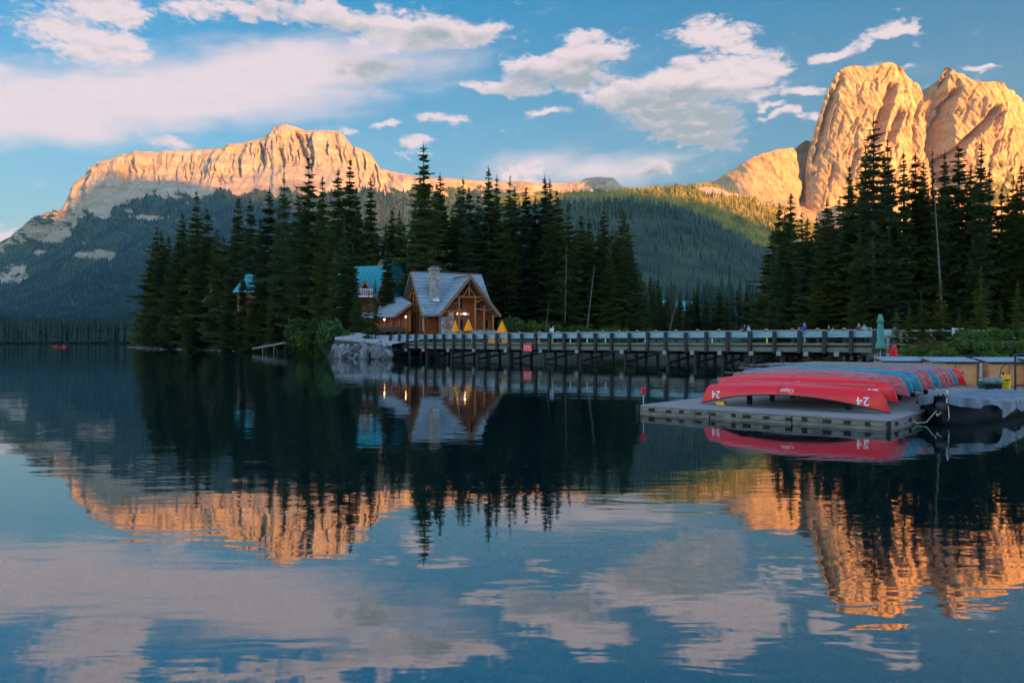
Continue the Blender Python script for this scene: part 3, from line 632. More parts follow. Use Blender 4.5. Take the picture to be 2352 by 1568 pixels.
# lake bed: pebble-grey shallows by the viewer falling away into the deep, reaching the horizon
bx = np.concatenate([np.linspace(-6900, -60, 24), np.linspace(-40, 40, 81), np.linspace(60, 7200, 24)]); by = np.concatenate([np.linspace(-8200, -3, 18), np.linspace(-2, 40, 85), np.linspace(60, 7000, 20)])
BX, BY = np.meshgrid(bx, by, indexing='ij')
BZ = -.42 - 2.2 * sstep(8, 22, BY) - 2 * sstep(20, 60, BY) + .12 * (fbm(BX / 1.5, BY / 1.5, 3, 2) - .5) - 3 * sstep(40, 200, np.abs(BX))
idx = np.arange(BX.size).reshape(BX.shape)
Fc = np.stack([idx[:-1, :-1], idx[1:, :-1], idx[1:, 1:], idx[:-1, 1:]], -1).reshape(-1, 4)
M['bed'] = simple('lake_bed_silt', (.025, .035, .04), .95, .3, 1.5, .02)
tag(link('lake_bed', npmesh('lake_bed', np.stack([BX, BY, BZ], -1).reshape(-1, 3), Fc, M['bed'], True)), None, None, None, 'structure')
# cobbles on the bed near the viewer
import bmesh
bm = bmesh.new(); bmesh.ops.create_icosphere(bm, subdivisions=2, radius=1)
iv = np.array([v.co[:] for v in bm.verts]); itri = np.array([[v.index for v in f.verts] for f in bm.faces]); bm.free()
rng = np.random.default_rng(5); ns = 5200
cx = rng.uniform(-7, 7, ns); cy = rng.uniform(2.8, 14, ns); cz = -.42 - 2.2 * sstep(8, 22, cy) + .12 * (fbm(cx / 1.5, cy / 1.5, 3, 2) - .5)
cs = rng.gamma(3.2, .026, ns).clip(.035, .24); ca = rng.uniform(0, 6.28, ns)
sx = cs * rng.uniform(.8, 1.3, ns); sy = cs * rng.uniform(.7, 1.1, ns); sz = cs * rng.uniform(.45, .75, ns)
vv = iv[None] * (1 + .18 * rng.normal(0, 1, (ns, len(iv), 1)).clip(-1.3, 1.3) * .5); vx = vv[..., 0] * sx[:, None]; vy = vv[..., 1] * sy[:, None]
V = np.stack([cx[:, None] + vx * np.cos(ca)[:, None] - vy * np.sin(ca)[:, None], cy[:, None] + vx * np.sin(ca)[:, None] + vy * np.cos(ca)[:, None], cz[:, None] + vv[..., 2] * sz[:, None]], -1).reshape(-1, 3)
Fc = (itri[None] + (np.arange(ns) * len(iv))[:, None, None]).reshape(-1, 3)
M['cobble'] = simple('lake_cobbles', (.42, .47, .47), .9, .5, 1.3, .0, col2=(.05, .07, .08), detail=3)
tag(link('cobbles', npmesh('cobbles', V, Fc, M['cobble'], True)), 'rounded cobbles on the lake bed showing faintly through the water in front', 'stones', None, 'stuff')

def water_mat():
    m, t = material('lake_water'); l = t.links
    o = _n(t, 'ShaderNodeOutputMaterial'); g = _n(t, 'ShaderNodeNewGeometry')
    def noise(sc, loc, scale, det, rough=.5, dist=0.0):
        mp = _n(t, 'ShaderNodeMapping'); l.new(g.outputs['Position'], mp.inputs[0]); mp.inputs['Scale'].default_value = sc; mp.inputs['Rotation'].default_value = (0, 0, R(loc))
        n = _n(t, 'ShaderNodeTexNoise'); n.inputs['Scale'].default_value = scale; n.inputs['Detail'].default_value = det; n.inputs['Roughness'].default_value = rough; n.inputs['Distortion'].default_value = dist
        l.new(mp.outputs[0], n.inputs[0]); return n.outputs['Fac']
    def mt(op, a, b=None, clamp=False):
        n = _n(t, 'ShaderNodeMath', operation=op, use_clamp=clamp)
        for i, v in enumerate((a, b)):
            if v is None: continue
            if isinstance(v, (int, float)): n.inputs[i].default_value = v
            else: l.new(v, n.inputs[i])
        return n.outputs[0]
    small = noise((.55, 1.6, 1), 3, 2.1, 2, .5, .3)        # short wavelets
    long_ = noise((.16, .85, 1), -5, .75, 2, .45, .4)      # slow rollers that draw the reflections into streaks
    patch = noise((.7, 1.1, 1), 12, .16, 3, .6)            # cat's paws
    pm = _n(t, 'ShaderNodeMapRange', interpolation_type='SMOOTHSTEP'); l.new(patch, pm.inputs[0]); pm.inputs['From Min'].default_value = .42; pm.inputs['From Max'].default_value = .66; pm.inputs['To Min'].default_value = .42
    h = mt('MULTIPLY', mt('ADD', mt('MULTIPLY', small, .42), mt('MULTIPLY', long_, 1.0)), pm.outputs[0])
    b = _n(t, 'ShaderNodeBump'); b.inputs['Strength'].default_value = 1; b.inputs['Distance'].default_value = .0085; l.new(h, b.inputs['Height'])
    fr = _n(t, 'ShaderNodeFresnel'); fr.inputs['IOR'].default_value = 3.3; l.new(b.outputs[0], fr.inputs['Normal'])
    gl = _n(t, 'ShaderNodeBsdfGlossy'); gl.inputs['Roughness'].default_value = .015; gl.inputs['Color'].default_value = (.95, .99, 1.0, 1); l.new(b.outputs[0], gl.inputs['Normal'])
    tr = _n(t, 'ShaderNodeBsdfTransparent'); tr.inputs[0].default_value = (.42, .72, .76, 1)
    df = _n(t, 'ShaderNodeBsdfDiffuse'); df.inputs[0].default_value = (.004, .045, .06, 1)
    m1 = _n(t, 'ShaderNodeMixShader'); m1.inputs[0].default_value = .16; l.new(tr.outputs[0], m1.inputs[1]); l.new(df.outputs[0], m1.inputs[2])
    m2 = _n(t, 'ShaderNodeMixShader'); l.new(fr.outputs[0], m2.inputs[0]); l.new(m1.outputs[0], m2.inputs[1]); l.new(gl.outputs[0], m2.inputs[2]); l.new(m2.outputs[0], o.inputs[0])
    return m
M['water'] = water_mat()
wb = MB(); wb.add([(-6850, -8100, 0), (7150, -8100, 0), (7150, 6900, 0), (-6850, 6900, 0)], [(0, 1, 2, 3)])
tag(wb.build('water', M['water']), 'still green-blue lake mirroring the sky and mountains', None, None, 'structure')
# ------------------------------------------------------------------ spruces
def sp_crown(seed, R0=.10, bare=.05, whorls=44, thin=1.0, dense=8, mat='needle', ragged=.35, name='spruce_crown', pw=.92):
    """a unit-height conifer crown: whorls of drooping boughs, each bough a spray of small needle tufts"""
    rng = np.random.default_rng(seed); tri = []
    side = rng.uniform(.8, 1.2, 7)
    for w in range(whorls):
        t = bare + (1 - bare) * (max(0, w + rng.uniform(-.6, .6)) / whorls) ** .86; t = min(max(t, .01), .995)
        lower = min(1, (t - bare) / .12 + .45)
        rad = R0 * ((1 - t) ** pw) * lower * rng.uniform(1 - ragged, 1 + ragged * .5) + .0035
        nb = int(rng.integers(5, 8)) if t < .85 else 4
        a0 = rng.uniform(0, 6.28)
        for b in range(nb):
            if rng.random() > thin: continue
            a = a0 + 6.283 * b / nb + rng.normal(0, .25); L_ = rad * rng.uniform(.6, 1.2) * side[int(a / 6.283 * 7) % 7]
            ca, sa = math.cos(a), math.sin(a); droop = rng.uniform(.25, .6) * (1 - .7 * t); z0 = t + rng.normal(0, .006)
            n = max(3, int(dense * (L_ / R0) ** .6 + 1))
            for k in range(n):
                f = (k + rng.uniform(.1, .9)) / n
                r = L_ * (.08 + .92 * f); z = z0 - L_ * droop * math.sin(f * 1.9) + L_ * .15 * f
                s = (.0032 + .0185 * (1 - t) ** .6) * rng.uniform(.6, 1.3) * (1.15 - .6 * f)
                wd = s * rng.uniform(.9, 1.7) + L_ * .10 * (1 - f)
                cx, cy = r * ca, r * sa; tx, ty = -sa, ca
                hz = rng.normal(0, .3); o1 = rng.normal(0, .3) * s
                # two small blades: one lying along the bough, one hanging
                tri.append(((cx - tx * wd, cy - ty * wd, z - s * .35 + hz * s), (cx + tx * wd, cy + ty * wd, z - s * .35 - hz * s), (cx + ca * s * 1.6 + tx * o1, cy + sa * s * 1.6 + ty * o1, z + s * .25)))
                tri.append(((cx - ca * s, cy - sa * s, z + s * .2), (cx + ca * s * .9 + tx * o1, cy + sa * s * .9, z + s * .1), (cx + tx * o1, cy + ty * o1, z - s * rng.uniform(.8, 1.7))))
    # leader
    for k in range(3):
        a = rng.uniform(0, 6.28); tri.append(((-.003 * math.cos(a), -.003 * math.sin(a), .96), (.003 * math.cos(a), .003 * math.sin(a), .96), (0, 0, 1.012)))
    V = np.array(tri).reshape(-1, 3); Fc = np.arange(len(V)).reshape(-1, 3)
    return npmesh(name, V, Fc, M[mat])
def sp_trunk(seed, r=.0125, name='spruce_trunk', mat='bark', h=.97, stubs=10):
    rng = random.Random(seed); mb = MB(); p = (0, 0, -.04)
    px_, py_ = 0, 0
    for i in range(6):
        t0, t1 = h * i / 6 - (.04 if i == 0 else 0), h * (i + 1) / 6
        nx, ny = px_ + rng.uniform(-.0012, .0012), py_ + rng.uniform(-.0012, .0012)
        mb.tube((px_, py_, t0), (nx, ny, t1), r * (1 - max(t0, 0)) ** .8 + .0008, r * (1 - t1) ** .8 + .0008, 7, False); px_, py_ = nx, ny
    for i in range(stubs):
        z = rng.uniform(.03, .5); a = rng.uniform(0, 6.28); l = rng.uniform(.015, .05)
        mb.tube((0, 0, z), (math.cos(a) * l, math.sin(a) * l, z - l * .3), .0014, .0004, 4, False)
    return mb.mesh(name, M[mat])
CROWNS = [sp_crown(11, .135, .03, 44, 1, 11), sp_crown(12, .120, .05, 48, 1, 11), sp_crown(13, .150, .02, 42, .97, 12), sp_crown(14, .105, .08, 50, .94, 10, ragged=.5),
          sp_crown(15, .125, .04, 46, .97, 11, ragged=.45, pw=.8), sp_crown(16, .135, .07, 38, .88, 11, ragged=.55, pw=.8), sp_crown(17, .085, .14, 44, .80, 9, ragged=.6, pw=.65), sp_crown(18, .115, .10, 42, .86, 10, ragged=.55)]
SPIRE = sp_crown(21, .028, .22, 50, .6, 5, ragged=.7, pw=.5)
OPEN = sp_crown(22, .13, .16, 30, .82, 9, ragged=.5, pw=.62)     # old open-crowned giant
YOUNG = [sp_crown(31, .17, .10, 24, .92, 8, 'young', .35, 'fir_crown'), sp_crown(32, .14, .14, 26, .9, 7, 'young', .4, 'fir_crown')]
TR = [sp_trunk(1), sp_trunk(2, .011), sp_trunk(3, .010)]
TREES = []
def tree(x, y, h, crown, label, group, wide=1.0, name='spruce_tree', cat='tree', tr=None, rz=None, lean=(0, 0), zb=None):
    z = (g1(x, y) if zb is None else zb) - .15; wide *= 1.5
    o = empty(name, (x, y, z), random.uniform(0, 6.28) if rz is None else rz, label, cat, group)
    o.rotation_euler = (lean[0] + random.gauss(0, .014), lean[1] + random.gauss(0, .014), o.rotation_euler[2])
    link('crown', crown, o, scale=(h * wide, h * wide, h)); link('trunk', tr or random.choice(TR), o, scale=(h, h, h))
    TREES.append((x, y, h)); return o
def at(px, D): return (px - 1176) / F * D
def tree_px(px, top, D, crown, label, group, wide=1.0, **k):
    x = at(px, D); h = (784 - top) / F * D + EYE - ((g1(x, D) if k.get('zb') is None else k['zb']) - .15); return tree(x, D, h, crown, label, group, wide, **k)
ORD = ['first', 'second', 'third', 'fourth', 'fifth', 'sixth', 'seventh', 'eighth', 'ninth', 'tenth', 'eleventh', 'twelfth', 'thirteenth', 'fourteenth', 'fifteenth', 'sixteenth', 'seventeenth', 'eighteenth', 'nineteenth', 'twentieth',
       'twenty-first', 'twenty-second', 'twenty-third', 'twenty-fourth', 'twenty-fifth', 'twenty-sixth', 'twenty-seventh', 'twenty-eighth', 'twenty-ninth', 'thirtieth', 'thirty-first', 'thirty-second', 'thirty-third', 'thirty-fourth', 'thirty-fifth']
# skyline trees of the left headland: frame x, tip y, distance, crown, width
LEFT = [(346,602,232,1,1.1),(377,538,222,0,1),(388,576,212,4,1),(417,486,206,3,1.1),(452,436,198,0,1.0),(483,477,196,2,1.0),(503,520,190,4,1),(541,447,186,1,1.15),(577,452,180,2,1.0),(600,500,170,0,1),(620,430,166,4,.95),
        (641,476,164,1,1),(657,394,160,5,.85),(690,440,158,4,1),(707,360,150,5,.95),(735,452,150,1,1),(746,400,146,0,.9),(782,384,142,4,1.0),(801,360,138,7,1.0),(826,428,136,3,1),(846,404,134,0,.95),(862,520,132,4,1)]
for i, (x, y, D, c, w) in enumerate(LEFT):
    lb = ('dark spruce on the left headland, its skyline tip %s from the left' % ORD[i])
    if i == 14: lb = 'tallest open-crowned spruce of the left headland, tip against the orange mountain'
    tree_px(x, y, D, CROWNS[c], lb, 'spruces standing above the left headland skyline', w)
MID = [(886,540,134,4,1),(906,474,140,5,.9),(927,512,136,0,1),(961,402,131,7,1.0),(978,329,124,2,1.0),(1001,420,130,4,1),(1019,395,134,1,.95),(1036,470,130,0,1),(1056,428,132,3,1.1),(1068,404,138,7,.9),(1086,424,136,4,.9),(1101,446,132,6,1.1),
       (1130,377,134,0,.9),(1141,402,137,7,.9),(1164,404,132,5,.9),(1186,430,136,6,1.1),(1212,428,130,3,1.1),(1232,452,134,4,1),(1254,402,132,1,.9),(1269,406,130,0,.85),(1291,432,133,4,.95),(1307,462,128,0,1),(1336,500,134,1,1),(1353,496,132,2,.9),(1372,524,136,4,1),
       (1404,526,132,2,.95),(1421,556,136,0,1),(1441,580,132,4,1)]
for i, (x, y, D, c, w) in enumerate(MID):
    lb = 'dark spruce in the wood behind the lodge, its skyline tip %s from the left' % ORD[i]
    if i == 4: lb = 'tallest full-crowned spruce, standing straight behind the stone chimney of the log lodge'
    tree_px(x, y, D, CROWNS[c], lb, 'spruces standing above the skyline behind the lodge', w)
RIGHT = [(1781,560,112,0,1),(1800,600,108,4,1),(1828,566,108,1,1),(1845,486,104,'S',1),(1860,540,104,4,1),(1886,500,102,3,1.1),(1906,482,100,6,1.2),(1936,376,97,7,.9),(1952,420,96,4,.95),(1985,330,95,5,.8),(2004,271,88,'O',1.0),(2028,352,93,0,.9),
         (2046,318,92,5,.8),(2077,342,93,7,.85),(2099,352,96,'S',1.3),(2112,400,96,6,1.2),(2131,368,94,'S',1.1),(2151,338,92,'S',.5),(2166,345,90,4,.75),(2182,378,92,1,.85),(2201,332,90,6,1.1),(2222,378,92,3,1),(2246,322,88,1,.75),(2272,390,92,'S',1.2),(2296,424,90,4,.9),
         (2321,400,90,5,.8),(2338,420,86,3,1),(2352,372,86,7,.9),(2376,392,86,0,1)]
for i, (x, y, D, c, w) in enumerate(RIGHT):
    lb = 'dark spruce in the right bank wood, its skyline tip %s from the left' % ORD[i]
    if c == 'O': lb = 'huge ragged open-crowned spruce, tallest of the wood below the great rock wall'
    if c == 'S': lb = 'thin half-dead spruce spire in the right wood, skyline tip %s from the left' % ORD[i]
    tree_px(x, y, D, SPIRE if c == 'S' else (OPEN if c == 'O' else CROWNS[c]), lb, 'spruces standing above the right-hand skyline', w)
rr = random.Random(44)
def fill(n, x0, x1, D0, D1, t0, t1, lab, grp, wide=1.1, minsd=2.0):
    k = 0; tries = 0; pos = []
    while k < n and tries < n * 60:
        tries += 1
        D = rr.uniform(D0, D1); px = x0 + (x1 - x0) * (k + rr.random()) / n; x = at(px, D)
        if float(shore_sd(np.array([x]), np.array([D]))[0]) < minsd: continue
        if any(abs(x - a) < 1.7 and abs(D - b) < 1.7 for a, b in pos): continue
        if blocked(x, D): continue
        pos.append((x, D)); tree_px(px, rr.uniform(t0, t1), D, CROWNS[rr.choice([0, 1, 2, 4, 5, 0, 1, 4, 3, 7])], lab, grp, rr.uniform(.95, 1.35)); k += 1
def blocked(x, y):
    return (-34 < x < 4 and 96 < y < 128) or (-60 < x < -37 and 146 < y < 190)
fill(44, 345, 620, 172, 236, 520, 630, 'dark spruce in the left headland wood, its top below the skyline', 'lower spruces of the left headland', 1.2)
fill(40, 600, 868, 130, 172, 450, 600, 'dark spruce in the wood left of the lodge, its top below the skyline', 'lower spruces left of the lodge', 1.2)
fill(56, 880, 1450, 129, 152, 470, 600, 'dark spruce in the wood behind lodge and bridge, its top below the skyline', 'lower spruces behind the lodge')
fill(14, 1280, 1460, 129, 140, 520, 600, 'dark spruce right of the lodge behind the bridge, top below the skyline', 'lower spruces behind the bridge left half')
fill(34, 1430, 1790, 165, 270, 628, 700, 'dark spruce in the low far wood seen over the middle of the bridge', 'low far spruces beyond the bridge')
fill(60, 1770, 2420, 84, 124, 430, 600, 'dark spruce in the right bank wood, its top below the skyline', 'lower spruces of the right bank wood')
print('trees', len(TREES))
NEAR = [(892,556,117,4,1.0,'dark spruce standing directly in front of the turquoise gable left of the log lodge'),(786,500,116,0,1.0,'big spruce standing near the shore just left of the turquoise roofs'),(812,560,119,3,.9,'slender spruce touching the left edge of the turquoise lodge roof'),
        (558,600,172,1,.8,'spruce in front of the headland cabins, leftmost of three near the shore'),(590,650,166,2,.8,'spruce in front of the turquoise cabin roof on the headland'),(634,600,160,4,.8,'spruce between the two turquoise cabin roofs on the headland'),(654,664,157,0,.8,'low spruce just below the right turquoise cabin on the headland'),
        (768,570,117.5,4,1.1,'spruce at the left of the turquoise lodge roof, near the large bushes'),(800,590,115,2,1.1,'spruce hiding the left wall of the turquoise-roofed lodge house'),(822,650,112,4,1.1,'low spruce in front of the small balcony bay'),(700,560,152,1,1.1,'spruce just right of the right turquoise cabin on the headland'),(574,668,160,0,1.0,'low spruce at the shore below the turquoise cabins, leftmost of five'),(602,676,157,4,1.1,'low spruce at the shore below the turquoise cabins, second of five'),(624,670,155,1,1.0,'low spruce at the shore below the turquoise cabins, middle of five'),(668,680,150,2,1.0,'low spruce at the shore below the turquoise cabins, fourth of five'),(690,665,148,0,1.0,'low spruce at the shore below the turquoise cabins, rightmost of five'),(530,610,180,0,1.1,'spruce hiding the small left cabin of the headland'),(745,600,138,2,1.0,'spruce near the shore behind the large bushes, left of the turquoise lodge'),
        (1498,650,190,0,1.0,'spruce in front of the left far turquoise cabin'),(1530,655,185,4,1.0,'spruce between the far turquoise cabins, left of the dead trunk'),(1600,660,180,1,1.0,'spruce in front of the right far turquoise cabin'),(1560,668,188,3,1.0,'spruce at the foot of the leaning dead trunk'),(1478,640,180,2,1.0,'spruce left of the far turquoise cabins')]
for x, y, D, c, w, lb in NEAR: tree_px(x, y, D, CROWNS[c], lb, 'spruces standing before the turquoise roofs', w)
# the wood goes on behind
rg = np.random.default_rng(77); n_ = 5200
wx = rg.uniform(-150, 330, n_); wy = rg.uniform(140, 640, n_); s_ = shore_sd(wx, wy); k_ = (s_ > 6) & (wx / wy < .70) & ((wy > 165) | (wx > 20) | (wx < -30))
k_ &= ~((np.abs(wx + 55) < 9) & (np.abs(wy - 172) < 9))
k_ &= (wy > 240) | (wx / wy < -.02) | (wx / wy > .38) | (wy > 300)
wx, wy = wx[k_], wy[k_]
cones('forest', np.stack([wx, wy, gh(wx, wy) - .3], -1), 19, 2.6, M['coneN'], 'dense spruce wood running back from the shore behind the nearer trees', 12, tiers=((.04, 1.0, .4), (.18, .85, .6), (.36, .65, .8), (.58, .45, 1.0)), ns=7)
# young firs along the banks
YL = [(862,632,101,0,.62,'slim young yellow-green fir on the bank left of the bridge end, taller of two'),(843,668,102,1,.85,'slim young fir on the bank left of the bridge end, shorter of two'),
      (2162,632,56,0,1,'young pale-green fir behind the sheds, left of the two tallest young firs'),(2252,612,58,1,1.1,'young pale-green fir behind the sheds, right of the two tallest young firs'),
      (2118,668,55,1,1.1,'young fir standing between the closed green umbrella and the tall young firs'),(2060,705,52,0,1.1,'smallest young fir just right of the closed green umbrella'),
      (2203,700,54,0,.9,'low young fir between the two tallest young firs'),(2340,640,56,1,1,'young fir at the right edge behind the sheds'),(2085,690,56,1,1.0,'low young fir behind the man in the red jacket'),(2300,690,60,0,1.0,'short young fir near the right edge of the picture')]
for x, y, D, c, w, lb in YL: tree_px(x, y, D, YOUNG[c], lb, 'young firs on the banks', w, name='fir_tree', zb=(1.7 if x < 900 else None))
# dead poles
def dead(px0, y0, px1, y1, D, r, lb, branches=8, name='dead_tree'):
    x0 = at(px0, D); z0 = min(g1(x0, D), (784 - y0) / F * D + EYE); a = Vector((x0, D, z0 - .2)); b = Vector((at(px1, D), D + .5, (784 - y1) / F * D + EYE))
    o = empty(name, a, 0, lb, 'dead tree'); mb = MB(); d = b - a; mb.tube((0, 0, 0), d * .5, r, r * .72, 7); mb.tube(d * .5, d, r * .72, r * .25, 7); mb.build('trunk', M['greybark'], o)
    q = random.Random(px0); mb = MB()
    for i in range(branches):
        t = q.uniform(.2, .92); an = q.uniform(0, 6.28); l = q.uniform(.4, 1.4); p = d * t
        mb.tube(p, p + Vector((math.cos(an) * l, math.sin(an) * l, -l * .4)), r * .22, r * .06, 4, False)
    mb.build('branches', M['greybark'], o); return o
dead(1532, 756, 1566, 640, 150, .16, 'pale dead trunk leaning to the right behind the middle of the bridge', 14)
dead(1250, 752, 1262, 690, 122, .10, 'short pale dead trunk leaning right behind the walker on the bridge', 6)
dead(1297, 752, 1302, 560, 126, .12, 'tall straight pale dead trunk among the dark spruces behind the bridge', 14)
dead(934, 640, 936, 536, 128, .13, 'bare grey pole of a trunk rising behind the left gable of the lodge', 3)
dead(1344, 750, 1366, 610, 124, .13, 'pale dead trunk leaning right with broken twigs, behind the bridge left of the low wood', 20)
dead(2168, 700, 2151, 420, 82, .13, 'thin pale dead trunk standing in the right bank wood', 10)
# ------------------------------------------------------------------ shrubs
def shrub_mesh(seed, n=2600, mat='shrub', name='foliage', lf=.085):
    rg = np.random.default_rng(seed); nb = 9
    c = rg.normal(0, .33, (nb, 3)); c[:, 2] = rg.uniform(.25, .85, nb); rr_ = rg.uniform(.22, .42, nb)
    b = rg.integers(0, nb, n); d = rg.normal(0, 1, (n, 3)); d /= np.linalg.norm(d, axis=1)[:, None]
    p = c[b] + d * (rr_[b] * rg.uniform(.55, 1.08, n))[:, None]; p[:, 2] = np.abs(p[:, 2])
    u = rg.normal(0, 1, (n, 3)); u /= np.linalg.norm(u, axis=1)[:, None]; w = np.cross(u, rg.normal(0, 1, (n, 3))); w /= np.linalg.norm(w, axis=1)[:, None]
    s = rg.uniform(.5, 1.2, n)[:, None] * lf
    V = np.stack([p - u * s, p + w * s * .5, p + u * s, p - w * s * .5], 1).reshape(-1, 3)
    return npmesh(name, V, np.arange(len(V)).reshape(-1, 4), M[mat])
def stem_mesh(seed):
    q = random.Random(seed); mb = MB()
    for i in range(7):
        a = q.uniform(0, 6.28); r = q.uniform(.15, .5); mb.tube((q.uniform(-.05, .05), q.uniform(-.05, .05), -.1), (math.cos(a) * r, math.sin(a) * r, q.uniform(.4, .8)), .018, .006, 5, False)
    return mb.mesh('stems', M['bark'])
SH = [shrub_mesh(i) for i in (1, 2, 3, 4)]; SHS = [stem_mesh(i) for i in (1, 2)]; SD = [shrub_mesh(i, 1500, 'sedge', lf=.10) for i in (8, 9)]
def shrub(px, D, w, h, lb, grp, kind=None, z=None):
    x = at(px, D); z = g1(x, D) - .1 if z is None else z
    o = empty('shrub', (x, D, z), random.uniform(0, 6.28), lb, 'shrub', grp)
    link('foliage', random.choice(kind or SH), o, scale=(w, w, h)); link('stems', random.choice(SHS), o, scale=(w, w, h)); return o
SB = [(735,122,4.0,5.4,'large light-green bush on the shore left of the rocks, left of a pair'),(764,107,4.0,5.4,'largest light-green bush on the shore, right beside the grey rocks'),(752,119,3.2,3.6,'mid-height bush between the two largest shore bushes'),(720,128,3.2,3.4,'smaller bush at the left of the two largest shore bushes'),
      (800,100,1.3,1.4,'small bush leaning over the grey rocks left of the bridge'),(925,104.5,1.8,1.7,'round bright bush in front of the lodge windows'),(948,103.5,1.3,1.2,'lower bush beside the round bush in front of the lodge'),(1000,104,1.0,1.2,'small bush against the stone base under the chimney')]
for px_, D, w, h, lb in SB: shrub(px_, D, w, h, lb, 'bushes round the lodge and its shore')
shore_pts = [(-138,290),(-126,268),(-114,246),(-108,236),(-103,228),(-97,221),(-91,214),(-85,206),(-79,201),(-74,195),(-69,188),(-64,182),(-59,177),(-51,169),(-46,163),(-41,155),(-37,147),(-33,141),(-30,134)]
for i, (x, y) in enumerate(shore_pts):
    for j in range(2):
        xx, yy = x + .6 + j * 1.8 + rr.uniform(-.8, .8), y + 2.2 + j * 2.6; px_ = 1176 + F * xx / yy
        if j == 0 and 560 < px_ < 700: continue
        big = 3.6 if 330 < px_ < 470 else 2.2
        shrub(px_, yy, big * rr.uniform(.8, 1.2), (big * 1.0 + j * .6) * rr.uniform(.7, 1.2), 'low bush in the fringe along the water below the left headland wood', 'fringe of bushes along the left shore', SD if (px_ < 330 or rr.random() < .25) else SH)
for i in range(26):
    px_ = 2062 + i * 12.5 + rr.uniform(-6, 6); D = rr.uniform(39.5, 47)
    shrub(px_, D, rr.uniform(.8, 1.3), rr.uniform(.7, 1.15), 'bush on the bank behind the wooden sheds, %s from the left' % ORD[i], 'bushes on the bank behind the sheds', SD if rr.random() < .3 else SH)
for i in range(9):
    px_ = 1740 + i * 22; D = 74 - i * 1.4
    shrub(px_, D, 1.3, 1.0, 'low plant under the right end of the bridge, %s from the left' % ORD[i], 'plants under the right end of the bridge', SH)
for i in range(10):
    px_ = 1160 + i * 30; D = 121 + rr.uniform(0, 4)
    shrub(px_, D, 2.4, 2.6, 'pale bush behind the left half of the bridge, %s from the left' % ORD[i], 'bushes behind the left half of the bridge', SH)
# ------------------------------------------------------------------ rip-rap and shore stones
def rock_mesh(seed):
    rg = np.random.default_rng(seed); bm = bmesh.new(); bmesh.ops.create_icosphere(bm, subdivisions=2, radius=.5)
    pl = rg.normal(0, 1, (9, 3)); pl /= np.linalg.norm(pl, axis=1)[:, None]; dd = rg.uniform(.28, .44, 9)
    for v in bm.verts:
        p = np.array(v.co)
        for n, d in zip(pl, dd):
            k = p @ n - d
            if k > 0: p = p - n * k
        v.co = p * (1 + rg.normal(0, .02))
    me = bpy.data.meshes.new('rock'); bm.to_mesh(me); bm.free(); me.materials.append(M['rock']); return me
RK = [rock_mesh(i) for i in range(6)]
q = random.Random(3)
for i in range(50):
    px_ = 806 + 100 * (i / 50) + q.uniform(-5, 5); row = q.random(); f = (px_ - 800) / 104
    k_ = f * 2.98; a_ = min(int(k_), 2); ex = [(-23.8, 102.6), (-20.5, 99.1), (-17.6, 95.9), (-14.9, 93.2)]; ff = k_ - a_
    x = ex[a_][0] * (1 - ff) + ex[a_ + 1][0] * ff; D = ex[a_][1] * (1 - ff) + ex[a_ + 1][1] * ff
    s = q.uniform(.8, 1.75) * (1.1 if row < .5 else .8); x += .55 * row * 1.3 + q.uniform(-.3, .3); D += .83 * row * 1.3 + q.uniform(-.2, .2); z = .05 + row * 1.65 + q.uniform(-.1, .15)
    o = link('rock', RK[i % 6], None, (x, D, z), (q.uniform(0, 3), q.uniform(0, 3), q.uniform(0, 3)), (s * 1.2, s, s * .85))
    tag(o, 'angular grey boulder in the rip-rap heap beside the left end of the bridge', 'rock', 'rip-rap boulders left of the bridge')
for i in range(34):
    t = i / 33; k = t * (len(shore_pts) - 1); a = int(min(k, len(shore_pts) - 2)); f = k - a
    x = shore_pts[a][0] * (1 - f) + shore_pts[a + 1][0] * f; y = shore_pts[a][1] * (1 - f) + shore_pts[a + 1][1] * f
    s = q.uniform(.5, 1.3); o = link('rock', RK[i % 6], None, (x - .6, y - 1.2, .02), (0, 0, q.uniform(0, 6)), (s * 2.2, s, s * .5))
    tag(o, 'flat pale stone at the waterline of the left headland, %s from the left' % ORD[i], 'rock', 'stones along the left shore')
for i in range(22):
    px_ = 1700 + i * 9 + q.uniform(-4, 4); D = 70 + q.uniform(-1, 3) - (i * .5); s = q.uniform(.35, .85); x = at(px_, D)
    o = link('rock', RK[i % 6], None, (x, D, max(0, g1(x, D)) + .1), (q.uniform(0, 3), q.uniform(0, 3), q.uniform(0, 3)), (s, s, s * .8))
    tag(o, 'grey boulder under the right end of the bridge, %s from the left' % ORD[i], 'rock', 'boulders under the right end of the bridge')
for i in range(22):
    px_ = 2046 + i * 14 + q.uniform(-6, 6); D = 39.5 + q.uniform(-1, 2.5); s = q.uniform(.4, .9); x = at(px_, D)
    o = link('rock', RK[i % 6], None, (x, D, g1(x, D) + .15), (q.uniform(0, 3), q.uniform(0, 3), q.uniform(0, 3)), (s, s, s * .8))
    tag(o, 'grey boulder on the bank behind the sheds, %s from the left' % ORD[i], 'rock', 'boulders behind the sheds')
o = link('rock', RK[2], None, (at(716, 128), 128, .2), (0, 0, 1), (4.2, 2.6, 2.0)); tag(o, 'large rounded boulder at the waterline just right of the sloping ramp', 'rock')
